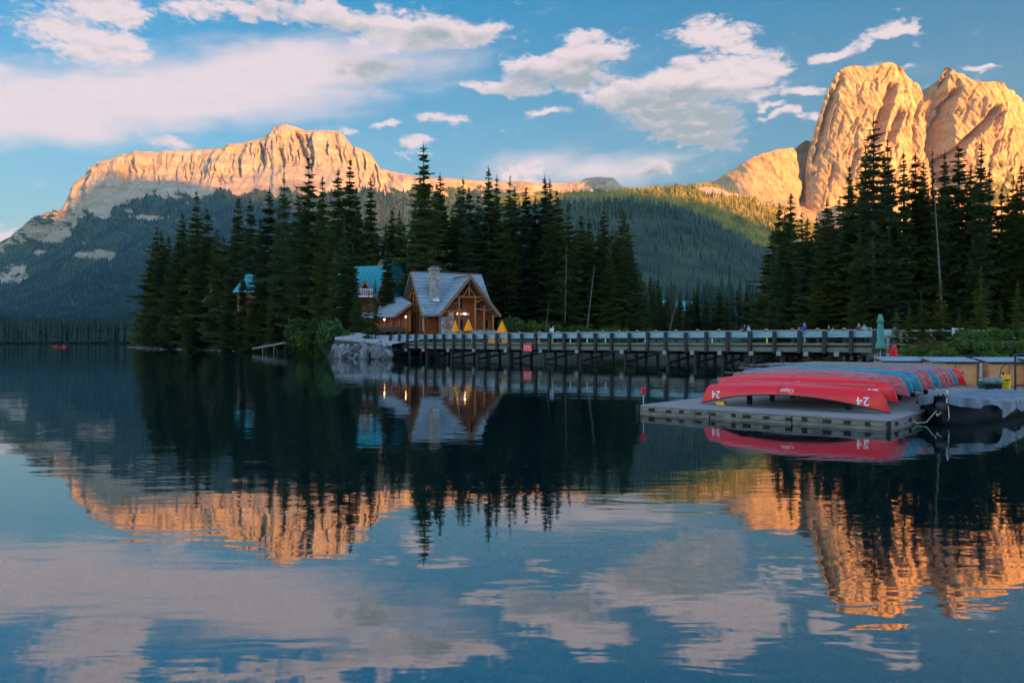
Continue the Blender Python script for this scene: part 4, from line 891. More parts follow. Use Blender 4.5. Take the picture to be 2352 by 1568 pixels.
# ------------------------------------------------------------------ log lodge (local frame: x along the long wall, y back, z up; origin at its left front corner)
PH = R(27)
LX, LY, LZ = at(979, 112), 112.0, 3.0
lodge = empty('log_lodge', (LX, LY, LZ), PH, 'red-brown log lodge with grey shingle roof and stone chimney beside the bridge', 'lodge')
def gable(mb, x0, x1, y, z0, ze, zr, th=.2, ax='y'):
    """a gable wall; ax 'y' means the wall lies in the xz plane at y"""
    xm = (x0 + x1) / 2; pts = [(x0, z0), (x1, z0), (x1, ze), (xm, zr), (x0, ze)]
    if ax == 'y': mb.slab([(a, y, b) for a, b in pts], (0, th, 0))
    else: mb.slab([(y, a, b) for a, b in pts], (th, 0, 0))
DM, LM, EV, RD = 8.5, 10.0, 3.4, 9.0          # main body depth, length, eaves and ridge heights
gx0, gx1, gy = 1.5, 9.9, -1.9                 # front gable wing
mb = MB(); gable(mb, 0.35, DM - .35, .35, 0, EV, RD - .5, .2, 'x'); gable(mb, .35, DM - .35, LM - .55, 0, EV, RD - .5, .2, 'x')
mb.slab([(.35, .5, 0), (LM - .4, .5, 0), (LM - .4, .5, EV + .5), (.35, .5, EV + .5)], (0, .2, 0)); mb.slab([(.35, DM - .6, 0), (LM - .4, DM - .6, 0), (LM - .4, DM - .6, EV + .5), (.35, DM - .6, EV + .5)], (0, .2, 0))
mb.build('wall', M['siding'], lodge)
mb = MB(); gable(mb, gx0 + .5, gx1 - .5, gy + 1.15, 0, 3.3, 7.1, .2)
mb.slab([(gx0 + .5, gy + 1.36, 0), (gx0 + .5, .48, 0), (gx0 + .5, .48, 3.4), (gx0 + .5, gy + 1.36, 3.4)], (.2, 0, 0)); mb.slab([(gx1 - .7, gy + 1.36, 0), (gx1 - .7, .48, 0), (gx1 - .7, .48, 3.4), (gx1 - .7, gy + 1.36, 3.4)], (.2, 0, 0))
mb.build('wall', M['siding'], lodge)
# board lines of the siding, each board its own length of timber
q = random.Random(8); bw = MB().box((0, 0, 0), (.30, .05, 1)).mesh('board', M['siding'])
for i in range(22):
    x = gx0 + .75 + i * .35; xm = (gx0 + gx1) / 2
    top = 3.2 + (7.0 - 3.2) * max(0, 1 - abs(x - xm) / (xm - gx0 - .5)) - .15
    link('board', bw, lodge, (x, gy + 1.12, top / 2), None, (1, 1, top))
def roof_side(mb, x0, x1, ye, ze, yr, zr, th=.22):
    mb.slab([(x0, ye, ze), (x1, ye, ze), (x1, yr, zr), (x0, yr, zr)], (0, 0, th))
# shingle courses laid on the slopes: every course a strip of its own
def courses(p00, p10, p11, p01, n, name='shingle_course', mat='slate', th=.07, jag=None):
    """p00-p10 lower edge, p01-p11 upper edge; strips overlap like shingles"""
    a, b, c, d = map(Vector, (p00, p10, p11, p01)); nrm = (b - a).cross(d - a).normalized()
    if nrm.z < 0: nrm = -nrm
    q = random.Random(int(abs(a.x * 10) + n))
    for i in range(n):
        t0, t1 = i / n, min(1, (i + 1.12) / n)
        l0, l1, u0, u1 = a.lerp(d, t0), b.lerp(c, t0), a.lerp(d, t1), b.lerp(c, t1)
        mb = MB(); o1 = nrm * (th + q.uniform(0, .015)); o2 = nrm * .012
        mb.add([l0 + o2 * .2, l1 + o2 * .2, u1 + o2 * .2, u0 + o2 * .2, l0 + o1, l1 + o1, u1 + o2, u0 + o2], [(0, 1, 2, 3), (4, 5, 6, 7), (0, 1, 5, 4), (1, 2, 6, 5), (2, 3, 7, 6), (3, 0, 4, 7)])
        mb.build(name, M[mat], lodge)
mb = MB(); roof_side(mb, -.75, LM + .5, -.55, EV - .78, DM / 2, RD, .2); roof_side(mb, -.75, LM + .5, DM + .55, EV - .78, DM / 2, RD, .2)
xm = (gx0 + gx1) / 2; hw = (gx1 - gx0) / 2; RZ = 8.15; gz0 = 3.05
yb = (RZ - (EV - .78)) / (RD - EV + .78) * (DM / 2 + .55) - .55      # where the wing ridge meets the main slope
for s in (-1, 1):
    xe = xm + s * (hw + .45)
    mb.slab([(xe, gy - .6, gz0 - .35), (xm, gy - .6, RZ), (xm, yb, RZ), (xe, -.3, gz0 - .35)], (0, 0, .2))
mb.build('roof', M['slate'], lodge)
courses((-.75, -.55, EV - .58), (LM + .5, -.55, EV - .58), (LM + .5, DM / 2, RD + .2), (-.75, DM / 2, RD + .2), 13)
for s in (-1, 1):
    xe = xm + s * (hw + .45)
    courses((xe, gy - .6, gz0 - .14), (xe, -.2, gz0 - .14), (xm, yb, RZ + .21), (xm, gy - .6, RZ + .21), 12)
mb = MB(); mb.box((4.9, DM / 2, RD + .26), (LM + .9, .35, .12)); mb.box((xm, (gy - .6 + yb) / 2, RZ + .28), (.3, yb - gy + .6, .12)); mb.build('ridge_cap', M['trim'], lodge)
# barge boards and trusses
for s in (-1, 1):
    xe = xm + s * (hw + .5); MB().beam((xe, gy - .66, gz0 - .38), (xm, gy - .66, RZ + .05), .12, .42).build('barge_board', M['trim'], lodge)
for s in (-1, 1):
    ye = DM / 2 + s * (DM / 2 + .6); MB().beam((-.82, ye, EV - .82), (-.82, DM / 2, RD + .05), .12, .42).build('barge_board', M['trim'], lodge)
for x, z1 in ((gx0 + 1.0, 3.6), (xm - 1.55, 5.6), (xm + .95, 5.6), (xm + 2.35, 4.2), (gx1 - .45, 2.9)):
    MB().tube((x, gy - .1, 0), (x, gy - .1, z1), .17, .15, 10).build('log_post', M['log'], lodge)
def log(a, b, r=.14): return MB().tube(a, b, r, r * .93, 9).build('truss_log', M['log'], lodge)
yt = gy - .12
log((xm - 2.0, yt, 5.35), (xm + 2.0, yt, 5.35)); log((xm, yt, 5.45), (xm, yt, 7.5), .12); log((xm - .95, yt, 5.45), (xm - .1, yt, 6.7), .1); log((xm + .95, yt, 5.45), (xm + .1, yt, 6.7), .1)
log((gx0 + .4, yt, 3.2), (xm - 1.4, yt, 3.4), .13); log((xm + .9, yt, 3.7), (gx1 - .4, yt, 3.5), .13); log((xm + .95, yt, 4.6), (xm + 2.2, yt, 5.1), .1); log((xm - 1.55, yt, 4.6), (xm - 2.3, yt, 4.4), .1)
for s in (-1, 1): log((xm + s * (hw - .1), yt - .05, 3.3), (xm, yt - .05, RZ - .35), .15)
log((.2, .6, EV), (.2, DM - .6, EV), .15)
for y in (1.2, 3.0, 4.3, 5.6, 7.3): log((.2, y, 0), (.2, y, EV + (RD - EV - 1.0) * (1 - abs(y - DM / 2) / (DM / 2))), .16)
for s in (-1, 1): log((-.1, DM / 2 + s * 3.9, EV - .3), (-.1, DM / 2, RD - .8), .15)
log((-.1, DM / 2 - 2.2, 6.0), (-.1, DM / 2 + 2.2, 6.0), .12)
def window(c, w, h, nx, ny, face='y', lit=None, glass='glass'):
    """window set proud of a wall: frame > pane, mullions"""
    n = (0, -1, 0) if face == 'y' else (-1, 0, 0); u = Vector((1, 0, 0)) if face == 'y' else Vector((0, 1, 0)); c = Vector(c); nv = Vector(n)
    mb = MB(); t = .09
    def bar(a, b, hh): mb.beam(a, b, .1, hh)
    z = Vector((0, 0, 1))
    for s in (-1, 1):
        mb.beam(c + u * (s * w / 2) - z * (h / 2) + nv * .05, c + u * (s * w / 2) + z * (h / 2) + nv * .05, t, .12, up=n); mb.beam(c - u * (w / 2) + z * (s * h / 2) + nv * .053, c + u * (w / 2) + z * (s * h / 2) + nv * .053, .12, t)
    for i in range(1, nx): mb.beam(c + u * (-w / 2 + w * i / nx) - z * (h / 2) + nv * .045, c + u * (-w / 2 + w * i / nx) + z * (h / 2) + nv * .045, .05, .1, up=n)
    for i in range(1, ny): mb.beam(c - u * (w / 2) + z * (-h / 2 + h * i / ny) + nv * .047, c + u * (w / 2) + z * (-h / 2 + h * i / ny) + nv * .047, .1, .05)
    f = mb.build('window', M['trim'], lodge)
    for i in range(nx):
        for j in range(ny):
            cc = c + u * (-w / 2 + w * (i + .5) / nx) + z * (-h / 2 + h * (j + .5) / ny) + nv * .02
            d = (w / nx - .06, .02, h / ny - .06) if face == 'y' else (.02, w / nx - .06, h / ny - .06)
            MB().box(cc, d).build('pane', M[glass], f)
    return f
wy = gy + 1.08
window((xm - 1.0, wy, 4.5), .95, 1.6, 2, 2); window((xm + 1.75, wy, 3.9), 1.1, 1.3, 2, 1); window((xm + 3.1, wy, 1.6), .9, 1.2, 1, 1); window((xm - 3.0, wy, 1.7), .8, 1.2, 1, 1)
window((.33, DM / 2 - .2, 4.7), 1.9, 2.6, 3, 1, 'x'); window((.33, DM / 2 - 2.2, 4.0), 1.0, 1.5, 1, 1, 'x'); window((.33, DM / 2 - .2, 1.7), 2.4, 2.0, 4, 2, 'x'); window((.33, 1.75, 1.6), 1.0, 2.0, 1, 1, 'x', glass='white')
dr = MB().box((xm - .9, wy + .01, 1.15), (1.05, .08, 2.3)).build('door', M['darkwood'], lodge)
MB().box((xm - .9, wy - .05, 1.45), (.7, .03, 1.35)).build('pane', M['glass'], dr); mb = MB()
for s in (-1, 1): mb.box((xm - .9 + s * .6, wy - .04, 1.15), (.14, .1, 2.35))
mb.box((xm - .9, wy - .042, 2.38), (1.34, .1, .14)); mb.build('frame', M['log'], dr)
MB().tube((xm - .52, wy - .1, 1.0), (xm - .52, wy - .1, 1.2), .025).build('handle', M['metal'], dr)
sg = MB().box((xm - .55, wy - .18, 3.0), (2.0, .06, .34)).build('sign_board', M['white'], lodge)
MB().box((xm - 2.35, wy - .1, 3.05), (.85, .05, .8)).build('notice_board', M['white'], lodge)
for x in (xm - 1.25, xm - .25): MB().lathe((x, wy - .32, 3.02), [(.03, .16), (.09, .1), (.10, 0), (.05, -.08)], 8).build('lamp', M['lampglow'], lodge)
# stone base and chimney, stone by stone on the chimney
mb = MB(); mb.box((gx0 + 1.0, gy + .55, 1.15), (1.9, .8, 2.9)); mb.box((xm - 2.9, gy - .4, .2), (3.0, .5, 1.0)); mb.box((xm + 2.0, gy - .4, .2), (3.9, .5, 1.0)); mb.build('stone_base', M['mortar'], lodge)
def stonewall(x0, x1, y, z0, z1, seed, dep=.10, sz=.34, face='y', parent=lodge, name='stone', y2=None):
    q = random.Random(seed); z = z0
    while z < z1 - .05:
        h = min(q.uniform(.6, 1.15) * sz, z1 - z); x = x0
        while x < x1 - .05:
            w = min(q.uniform(.8, 1.9) * sz, x1 - x)
            c = (x + w / 2, y, z + h / 2); d = (w - .03, dep + q.uniform(0, .06), h - .03)
            if face == 'x': c = (y, x + w / 2, z + h / 2); d = (d[1], d[0], d[2])
            mb = MB(); mb.box(c, d); vv = [Vector(v) + Vector((q.uniform(-.03, .03), q.uniform(-.02, .02), q.uniform(-.03, .03))) for v in mb.v]; mb.v = vv
            mb.build(name, M['stone'], parent); x += w
        z += h
stonewall(gx0 + .05, gx0 + 1.95, gy + .12, -.3, 2.6, 5)
stonewall(xm - 4.4, xm - 1.4, gy - .68, -.3, .7, 6); stonewall(xm + .05, xm + 3.95, gy - .68, -.3, .7, 7)
chx, chy = 1.05, .75
ch = MB().box((chx + .65, chy + .5, 4.9), (1.1, .8, 9.8)).build('chimney', M['mortar'], lodge)
stonewall(chx, chx + 1.3, chy + .06, 4.2, 9.3, 9, .1, .42, 'y', ch); stonewall(chy + .1, chy + .95, chx + .06, 4.2, 9.3, 10, .1, .42, 'x', ch); stonewall(chy + .1, chy + .95, chx + 1.24, 4.2, 9.3, 12, .1, .42, 'x', ch)
MB().box((chx + .65, chy + .5, 9.42), (1.55, 1.25, .22)).build('cap', M['stone'], ch); MB().box((chx + .65, chy + .5, 9.68), (.7, .6, .3)).build('flue', M['stone'], ch)
MB().box((chx + .7, chy - .14, 5.0), (.9, .14, .45)).build('flashing', M['white'], ch)
# low left wing
wr = MB()
def lp(px, py, D): return Vector((at(px, D) - LX, D - LY, (784 - py) / F * D + EYE - LZ))
inv = Matrix.Rotation(-PH, 3, 'Z')
A_, B_, C_, D_, E_ = [inv @ lp(*p) for p in ((908, 726, 111.5), (946, 696, 112.6), (922, 682, 117), (876, 688, 119), (862, 727, 114))]
courses(A_, E_, (D_ + C_) / 2, B_, 9)
MB().slab([A_, B_, C_, D_, E_], (0, 0, -.16)).build('roof', M['slate'], lodge)
MB().beam(A_ + Vector((0, 0, -.05)), B_ + Vector((0, 0, -.05)), .12, .32).build('barge_board', M['trim'], lodge)
F_, G_, H_, I_ = [inv @ lp(*p) for p in ((818, 731, 113), (862, 727, 112.6), (864, 716, 116), (822, 714, 117))]
MB().slab([F_, G_, H_, I_], (0, 0, -.14)).build('roof', M['slate'], lodge)
w0, w1 = inv @ lp(862, 762, 114), inv @ lp(944, 762, 113.2); w2, w3 = inv @ lp(944, 708, 113.4), inv @ lp(862, 728, 114.6)
MB().slab([w0, w1, w2, w3], (.0, .25, 0)).build('wall', M['siding'], lodge)
for k in range(5):
    p = w0.lerp(w1, (k + .3) / 5); MB().tube(p + Vector((0, -.25, -.2)), p + Vector((0, -.25, 2.0)), .12, .11, 8).build('log_post', M['log'], lodge)
p0 = inv @ lp(846, 755, 112.5); p1 = inv @ lp(930, 757, 111.5)
MB().beam(p0, p1, .15, .7).build('railing', M['darkwood'], lodge)
for (a, b, D) in ((883, 734, 112.6), (932, 727.5, 111.9)):
    MB().lathe(inv @ lp(a, b, D), [(.03, .14), (.10, .07), (.10, -.04), (.04, -.1)], 8).build('lamp', M['lampglow'], lodge)

# ------------------------------------------------------------------ teal-roofed buildings among the trees
def cabin(px, py_ridge, D, w, l, rise, rz, lb, eave=2.6, dormer=False, balcony=False, name='cabin', soffit=False):
    x = at(px, D); zg = g1(x, D); zr = (784 - py_ridge) / F * D + EYE - zg
    eave = max(1.5, zr - rise)
    o = empty(name, (x, D, zg), rz, lb, 'building'); mb = MB()
    gable(mb, -w / 2, w / 2, -l / 2, -.4, eave, zr - .15, .15); gable(mb, -w / 2, w / 2, l / 2 - .15, -.4, eave, zr - .15, .15)
    for s in (-1, 1): mb.box((s * (w / 2 - .08), 0, eave / 2 - .2), (.15, l - .32, eave + .38))
    mb.build('wall', M['siding'], o); rf = MB()
    for s in (-1, 1):
        xe = s * (w / 2 + .6); ze = eave - .6 * rise / (w / 2); rf.slab([(xe, -l / 2 - .8, ze), (0, -l / 2 - .8, zr), (0, l / 2 + .8, zr), (xe, l / 2 + .8, ze)], (0, 0, .14))
    r_ = rf.build('roof', M['teal'], o)
    n = int(l / .45)
    for s in (-1, 1):
        xe = s * (w / 2 + .6); ze = eave - .6 * rise / (w / 2); sm = MB()
        for i in range(n + 1):
            y = -l / 2 - .8 + (l + 1.6) * i / n; sm.beam((xe, y, ze + .16), (0, y, zr + .16), .04, .06)
        sm.build('roof_seams', M['teal'], r_)
    for s in (-1, 1): MB().beam((s * (w / 2 + .62), -l / 2 - .84, eave - .62 * rise / (w / 2) - .02), (0, -l / 2 - .84, zr - .02), .1, .34).build('barge_board', M['log' if soffit else 'trim'], o)
    for s in (-1, 1):
        f = MB().box((s * w * .2, -l / 2 - .04, eave * .55), (1.1, .1, 1.2)).build('window', M['trim'], o); MB().box((s * w * .2, -l / 2 - .1, eave * .55), (.9, .04, 1.0)).build('pane', M['glass'], f)
    if dormer:
        d = MB(); d.box((w * .18, -l / 2 + l * .3, eave + rise * .25), (w * .5, 1.6, rise * .5)); d = d.build('dormer', M['siding'], o)
        MB().slab([(w * .5, -l / 2 + l * .3 - 1.1, eave + rise * .3), (w * .5, -l / 2 + l * .3, eave + rise * .85), (0, -l / 2 + l * .3, eave + rise * .85), (0, -l / 2 + l * .3 - 1.1, eave + rise * .3)], (0, 0, .12)).build('roof', M['teal'], d)
    if balcony:
        b = MB(); b.box((0, -l / 2 - 1.0, eave - .3), (w * .8, 1.8, .16)); 
        for i in range(9): b.box((-w * .38 + w * .095 * i, -l / 2 - 1.85, eave + .25), (.07, .07, 1.0))
        b.box((0, -l / 2 - 1.85, eave + .75), (w * .8, .09, .09)); b.build('balcony', M['white'], o)
    return o
cabin(853, 613, 122, 6.0, 4.2, 4.4, R(70), 'turquoise-roofed lodge house half hidden behind trees left of the log lodge', balcony=False, name='lodge_house')
b2 = cabin(836, 648, 118.5, 2.6, 3.0, 2.0, R(14), 'small gabled bay with white balcony below the turquoise roof left of the log lodge', balcony=True, name='cabin')
cabin(899, 603, 126, 5.2, 6.0, 6.2, R(-16), 'steep turquoise gable with orange wooden soffit rising behind the left end of the log lodge', soffit=True, name='lodge_house')
cabin(612, 630, 175, 8.0, 9, 3.6, R(70), 'turquoise-roofed cabin glimpsed between spruces in the middle of the left headland', name='cabin')
cabin(668, 648, 166, 5.0, 6.0, 2.6, R(72), 'turquoise-roofed cabin with a clear right gable end, right of the headland cabin', name='cabin')
cabin(518, 662, 196, 5.5, 6, 2.6, R(-20), 'small turquoise-roofed cabin almost hidden at the left of the headland cabins', name='cabin')
cabin(806, 622, 126, 3.2, 3.2, 2.2, R(60), 'turquoise roof corner glimpsed behind the spruces left of the lodge house', name='cabin')
cabin(1514, 690, 285, 6, 7, 3, R(30), 'far turquoise-roofed cabin glimpsed left of the leaning dead trunk', name='cabin')
cabin(1584, 692, 290, 6, 8, 3, R(80), 'far turquoise-roofed cabin glimpsed right of the leaning dead trunk', name='cabin')
# driveway from the bridge end up to the lodge
rd = []; pts = [(-12.6, 96.4), (-15.2, 99.2), (-18.2, 102.5), (-21.5, 106), (-22.8, 110)]
for i, (x, y) in enumerate(pts):
    n = Vector((.55, .83, 0)) if i < 4 else Vector((.3, .95, 0)); wd = 2.9
    for k in range(-1, 5):
        s = -1 + k * .5
        if k < 0: s = -1.02
        xx, yy = x + n.x * s * wd, y + n.y * s * wd
        if k < 0: rd.append((xx, yy, -.8)); continue
        zz = max(1.90 + .26 * i + .32 * (s + .6), g1(xx, yy) + .12); rd.append((xx, yy, zz))
mb = MB(); mb.add(rd, [(i * 6 + k, i * 6 + k + 1, i * 6 + k + 7, i * 6 + k + 6) for i in range(len(pts) - 1) for k in range(5)])
M['gravel'].node_tree.nodes
bk_ = MB(); V_ = []
for i in range(4):
    a_ = Vector(rd[i * 6 + 1]); n = Vector((.55, .83, 0)) if i < 4 else Vector((.3, .95, 0)); V_ += [tuple(a_ - n * 1.4 - Vector((0, 0, a_.z + .6))), tuple(a_ - n * .6 - Vector((0, 0, a_.z * .5))), tuple(a_ + n * .1 - Vector((0, 0, .05)))]
bk_.add(V_, [(i * 3 + k, i * 3 + k + 1, i * 3 + k + 4, i * 3 + k + 3) for i in range(3) for k in range(2)])
tag(bk_.build('embankment', M['ground'], None, False), 'stony embankment below the gravel drive', None, None, 'structure')
tag(mb.build('road', M['gravel'], None, False), 'pale gravel drive sloping from the lodge to the left end of the bridge', None, None, 'structure')
# parasols
def closed_parasol(name, x, y, z, h, canopy_h, r, mat, lb, group=None, base=True):
    o = empty(name, (x, y, z), random.uniform(0, 1), lb, 'parasol', group)
    MB().tube((0, 0, 0), (0, 0, h), .03, .025, 8).build('pole', M['greytimber'], o)
    zb = h - canopy_h; fr = lambda a, j, zz: 1 + .22 * math.cos(a * 6) * (1 if j < 6 else .4)
    prof = [(r * 1.0, zb), (r * .86, zb + canopy_h * .12), (r * .58, zb + canopy_h * .24), (r * .66, zb + canopy_h * .34), (r * .60, zb + canopy_h * .55), (r * .52, zb + canopy_h * .74), (r * .55, zb + canopy_h * .80), (r * .36, zb + canopy_h * .92), (.04, h + .03)]
    MB().lathe((0, 0, 0), prof, 24, fr).build('canopy', M[mat], o, True)
    if mat == 'green_canvas': MB().lathe((0, 0, 0), [(r * .80, h - canopy_h * .22), (r * .5, h - canopy_h * .10), (.06, h + .02)], 24, fr).build('vent_flap', M[mat], o, True); MB().lathe((0, 0, 0), [(r * .62, zb + canopy_h * .20), (r * .64, zb + canopy_h * .24)], 16).build('tie', M[mat], o)
    if base: MB().lathe((0, 0, 0), [(.28, 0), (.28, .06), (.05, .1)], 12).build('base', M['black'], o)
    return o
def orange_par(px, top, D, lb, r):
    x = at(px, D); z = g1(x, D) + .3; h = (784 - top) / F * D + EYE - z
    o = closed_parasol('closed_parasol', x, D, z, h, 1.62, r, 'orange', lb, 'orange parasols on the lodge terrace')
    for c in list(o.children):
        if c.name.startswith('canopy'):
            me = c.data
            for v in me.vertices:
                t = (v.co.z - (h - 1.62)) / 1.62; k = (1.0 - t) * 1.15 + .10; rr_ = math.hypot(v.co.x, v.co.y)
                if rr_ > 1e-4:
                    a = math.atan2(v.co.y, v.co.x); q = r * k * (1 + .12 * math.cos(a * 6)); v.co.x, v.co.y = math.cos(a) * q, math.sin(a) * q
    return o
orange_par(1046, 735, 107.5, 'closed orange parasol in front of the lodge, leftmost of three', .42)
orange_par(1076, 733, 107, 'closed orange parasol in front of the lodge door, middle of three', .52)
orange_par(1153, 737, 106.5, 'closed orange parasol standing right of the lodge beside an orange screen', .58)
x = at(1144, 106.6); o = empty('terrace_screen', (x, 106.6, g1(x, 106.6)), 0, 'low orange wooden screen at the foot of the right-hand orange parasol', 'screen')
for i in range(6): MB().box((-1.1 + i * .44, 0, .62), (.42, .05, .62)).build('panel', M['orange'], o)
MB().box((0, 0, 1.0), (2.75, .1, .09)).build('rail', M['white'], o)
# ------------------------------------------------------------------ timber bridge
ZW = 2.95                                  # rail top over the water
def invz(px): return 1 / 98 + (1 / 61.5 - 1 / 98) * (px - 901) / 1057
def bp_(px, off=0.0, z=0.0):
    """a point over the near edge of the bridge, off metres towards its far side"""
    D = 1 / invz(px); x = at(px, D); return Vector((x, D, z)) + BN * off
BN = Vector((0, 0, 0)); _a, _b = bp_(901), bp_(2010); BD = (_b - _a).normalized(); BN = Vector((-BD.y, BD.x, 0)); BA = math.atan2(BD.y, BD.x)
if BN.y < 0: BN = -BN
br = empty('timber_bridge', (_a.x, _a.y, 0), 0, 'long timber trestle bridge with a blue-grey steel guardrail crossing behind the dock', 'bridge')
_i = Vector((_a.x, _a.y, 0))
def B(px, off=0.0, z=0.0): return bp_(px, off, z) - _i
POSTS = [901, 921.6, 940, 959.5, 980.7, 1002, 1023, 1046, 1068.5, 1092.5, 1118, 1145.5, 1173.5, 1202.6, 1234, 1265.5, 1299.6, 1334, 1371, 1408.5, 1449, 1491, 1532.6, 1579, 1626, 1675, 1726, 1782, 1840, 1897, 1958, 2012]
WD = 5.6
pm = MB().box((0, 0, 0), (.27, .24, 1)).mesh('post', M['post'])
q = random.Random(2)
for px in POSTS:
    c = B(px, -.32, 0); link('post', pm, br, (c.x, c.y, 2.06 + q.uniform(-.04, .04)), (q.uniform(-.012, .012), q.uniform(-.015, .015), BA + q.uniform(-.05, .05)), (q.uniform(.9, 1.1), 1, 1.78))
# thrie-beam guardrail: three-ridged steel sheet, one length per bay
prof = [(.00, 0), (.07, .055), (.07, .105), (.0, .13), (.0, .175), (.07, .225), (.07, .275), (.0, .30), (.0, .345), (.07, .395), (.07, .445), (.0, .50)]
def rail_sheet(p0, p1, zt, off, parent, name='guardrail', mat='metal', flip=-1):
    mb = MB(); d = (p1 - p0).normalized(); n = Vector((-d.y, d.x, 0)); n = n if n.y > 0 else -n
    V = [];
    for p in (p0, p1):
        for (o, z) in prof: V.append(p + n * (flip * (o + .02)) + Vector((0, 0, zt - z)))
    k = len(prof); mb.add(V, [(i, i + 1, k + i + 1, k + i) for i in range(k - 1)]); V2 = [v - n * flip * .012 for v in V]; mb.add(V2, [(i + 1, i, k + i, k + i + 1) for i in range(k - 1)])
    return mb.build(name, M[mat], parent)
for a, b in zip(POSTS[:-1], POSTS[1:]):
    rail_sheet(B(a, -.05), B(b, -.05), ZW - .05, 0, br)
    MB().beam(B(a, -.02, ZW - .03) , B(b, -.02, ZW - .03), .20, .05).build('top_rail', M['greytimber'], br)
    MB().beam(B(a, -.05, ZW - 1.03 - .03), B(b, -.05, ZW - 1.03 - .03), .26, .20).build('kerb_timber', M['timber'], br)
    MB().beam(B(a, -.08, ZW - 1.50), B(b, -.08, ZW - 1.50), .12, .40).build('fascia_board', M['timber'], br)
MB().slab([B(895, .1, 1.95), B(2030, .1, 1.95), B(2030, WD, 1.95), B(895, WD, 1.95)], (0, 0, -.14)).build('deck', M['timber'], br)
# stringers under the deck
for off in (.5, 1.9, 3.3, 4.7): MB().beam(B(901, off, 1.45), B(2012, off, 1.45), .25, .42).build('stringer', M['pile'], br)
# far railing with taller pale posts
FP = [px for px in range(950, 2030, 66)]
fpx = [944, 985, 1027, 1071, 1116, 1163, 1206, 1252, 1310, 1349, 1391, 1435, 1482, 1533, 1583, 1639, 1696, 1758, 1818, 1881, 1944, 2004]
for px in fpx:
    c = B(px, WD); link('post', pm, br, (c.x, c.y, 2.45), (0, 0, BA), (.75, .75, 1.35)).active_material
pmf = MB().box((0, 0, 0), (.22, .22, .14)).mesh('post_cap', M['greytimber'])
for px in fpx:
    c = B(px, WD); link('post_cap', pmf, br, (c.x, c.y, 3.19), (0, 0, BA))
for a, b in zip(fpx[:-1], fpx[1:]):
    MB().beam(B(a, WD + .02, 3.07), B(b, WD + .02, 3.07), .22, .09).build('top_rail', M['greytimber'], br)
# pile bents
for px in [944, 984, 1041, 1100, 1173, 1253, 1336, 1439, 1537, 1600, 1663, 1735, 1798, 1860, 1930]:
    MB().beam(B(px, -.75, 1.12), B(px, WD + .6, 1.12), .34, .36).build('cap_beam', M['pile'] , br)
    MB().box(B(px, -.82, 1.12), (.36, .14, .34), BA).build('cap_end', M['greytimber'], br)
    for off in (-.2, 1.6, 3.4, WD):
        c = B(px, off); MB().tube((c.x, c.y, -3), (c.x, c.y, .95), .19, .17, 9).build('pile', M['pile'], br)
    MB().beam(B(px, -.2, .15), B(px, WD, .9), .08, .2).build('cross_brace', M['pile'], br)
# yellow reflector posts between rail and kerb, white ones
for px, m_ in ((1238, 'yellow'), (1269, 'yellow'), (1762, 'yellow'), (1840, 'yellow'), (1085, 'yellow'), (1310, 'white'), (1349, 'white'), (1391, 'white'), (1482, 'white'), (1636, 'white')):
    c = B(px, -.02); MB().box((c.x, c.y, 2.17), (.13 if m_ == 'yellow' else .07, .05, .42), BA).build('reflector', M[m_], br)
# bridge-side red sign
def text_mesh(s, size, mat, ext=.004):
    cu = bpy.data.curves.new('lettering', 'FONT'); cu.body = s; cu.size = size; cu.align_x = 'CENTER'; cu.align_y = 'CENTER'; cu.extrude = ext
    ob = bpy.data.objects.new('lettering', cu); COL.objects.link(ob); bpy.context.view_layer.update()
    me = bpy.data.meshes.new_from_object(ob.evaluated_get(bpy.context.evaluated_depsgraph_get())); bpy.data.objects.remove(ob); me.materials.clear(); me.materials.append(M[mat]); return me
c = bp_(1219.5, -.55); sgn = empty('warning_sign', (c.x, c.y, 1.44), BA, 'red warning sign with white lettering hung on the side of the bridge', 'sign')
MB().box((0, 0, 0), (1.22, .04, .80)).build('panel', M['redpaint'], sgn)
for s, z, xx, sz in (('Danger', .12, 0, .30), ('Keep', -.16, -.28, .22), ('Away', -.16, .30, .22)):
    link('lettering', text_mesh(s, sz, 'lettering'), sgn, (xx, -.03, z), (R(90), 0, 0))
mb = MB()
for s in (-1, 1): mb.box((s * .5, .12, .2), (.06, .24, .5))
mb.build('bracket', M['post'], sgn)
# guardrail running on past the bridge on the right bank
gr = empty('roadside_guardrail', tuple(bp_(2014)), 0, 'blue-grey steel guardrail on the bank just right of the green umbrella', 'guardrail'); o_ = bp_(2014)
e0 = Vector((0, 0, 0)); e1 = bp_(2070) - o_
for k in range(2):
    rail_sheet(e0.lerp(e1, k / 2), e0.lerp(e1, (k + 1) / 2), ZW - .05, 0, gr, 'rail')
for k in range(3):
    p = e0.lerp(e1, k / 2); MB().box((p.x, p.y + .15, 1.9), (.2, .2, 2.0), BA).build('post', M['greytimber'], gr)
# log fence on the right bank
lf = empty('log_rail_fence', (at(2030, 62), 62, 0), 0, 'weathered log rail fence running right along the bank behind the shrubs', 'fence')
for k in range(8):
    p = Vector((k * 1.7, -k * .25, 0)); MB().tube((p.x, p.y, 1.2), (p.x, p.y, 3.05), .10, .10, 8).build('post', M['greytimber'], lf)
    if k < 7:
        pq = Vector(((k + 1) * 1.7, -(k + 1) * .25, 0)); MB().tube((p.x, p.y - .1, 2.92), (pq.x, pq.y - .1, 2.90), .06, .05, 8).build('rail', M['greytimber'], lf); MB().tube((p.x, p.y - .1, 2.35), (pq.x, pq.y - .1, 2.35), .05, .05, 8).build('rail', M['greytimber'], lf)
x = at(2200, 58); wbd = empty('white_board', (x, 58, g1(x, 58)), .2, 'small white board half hidden by foliage behind the middle shed', 'board')
MB().box((0, 0, .95), (.95, .06, 1.0)).build('panel', M['white'], wbd)
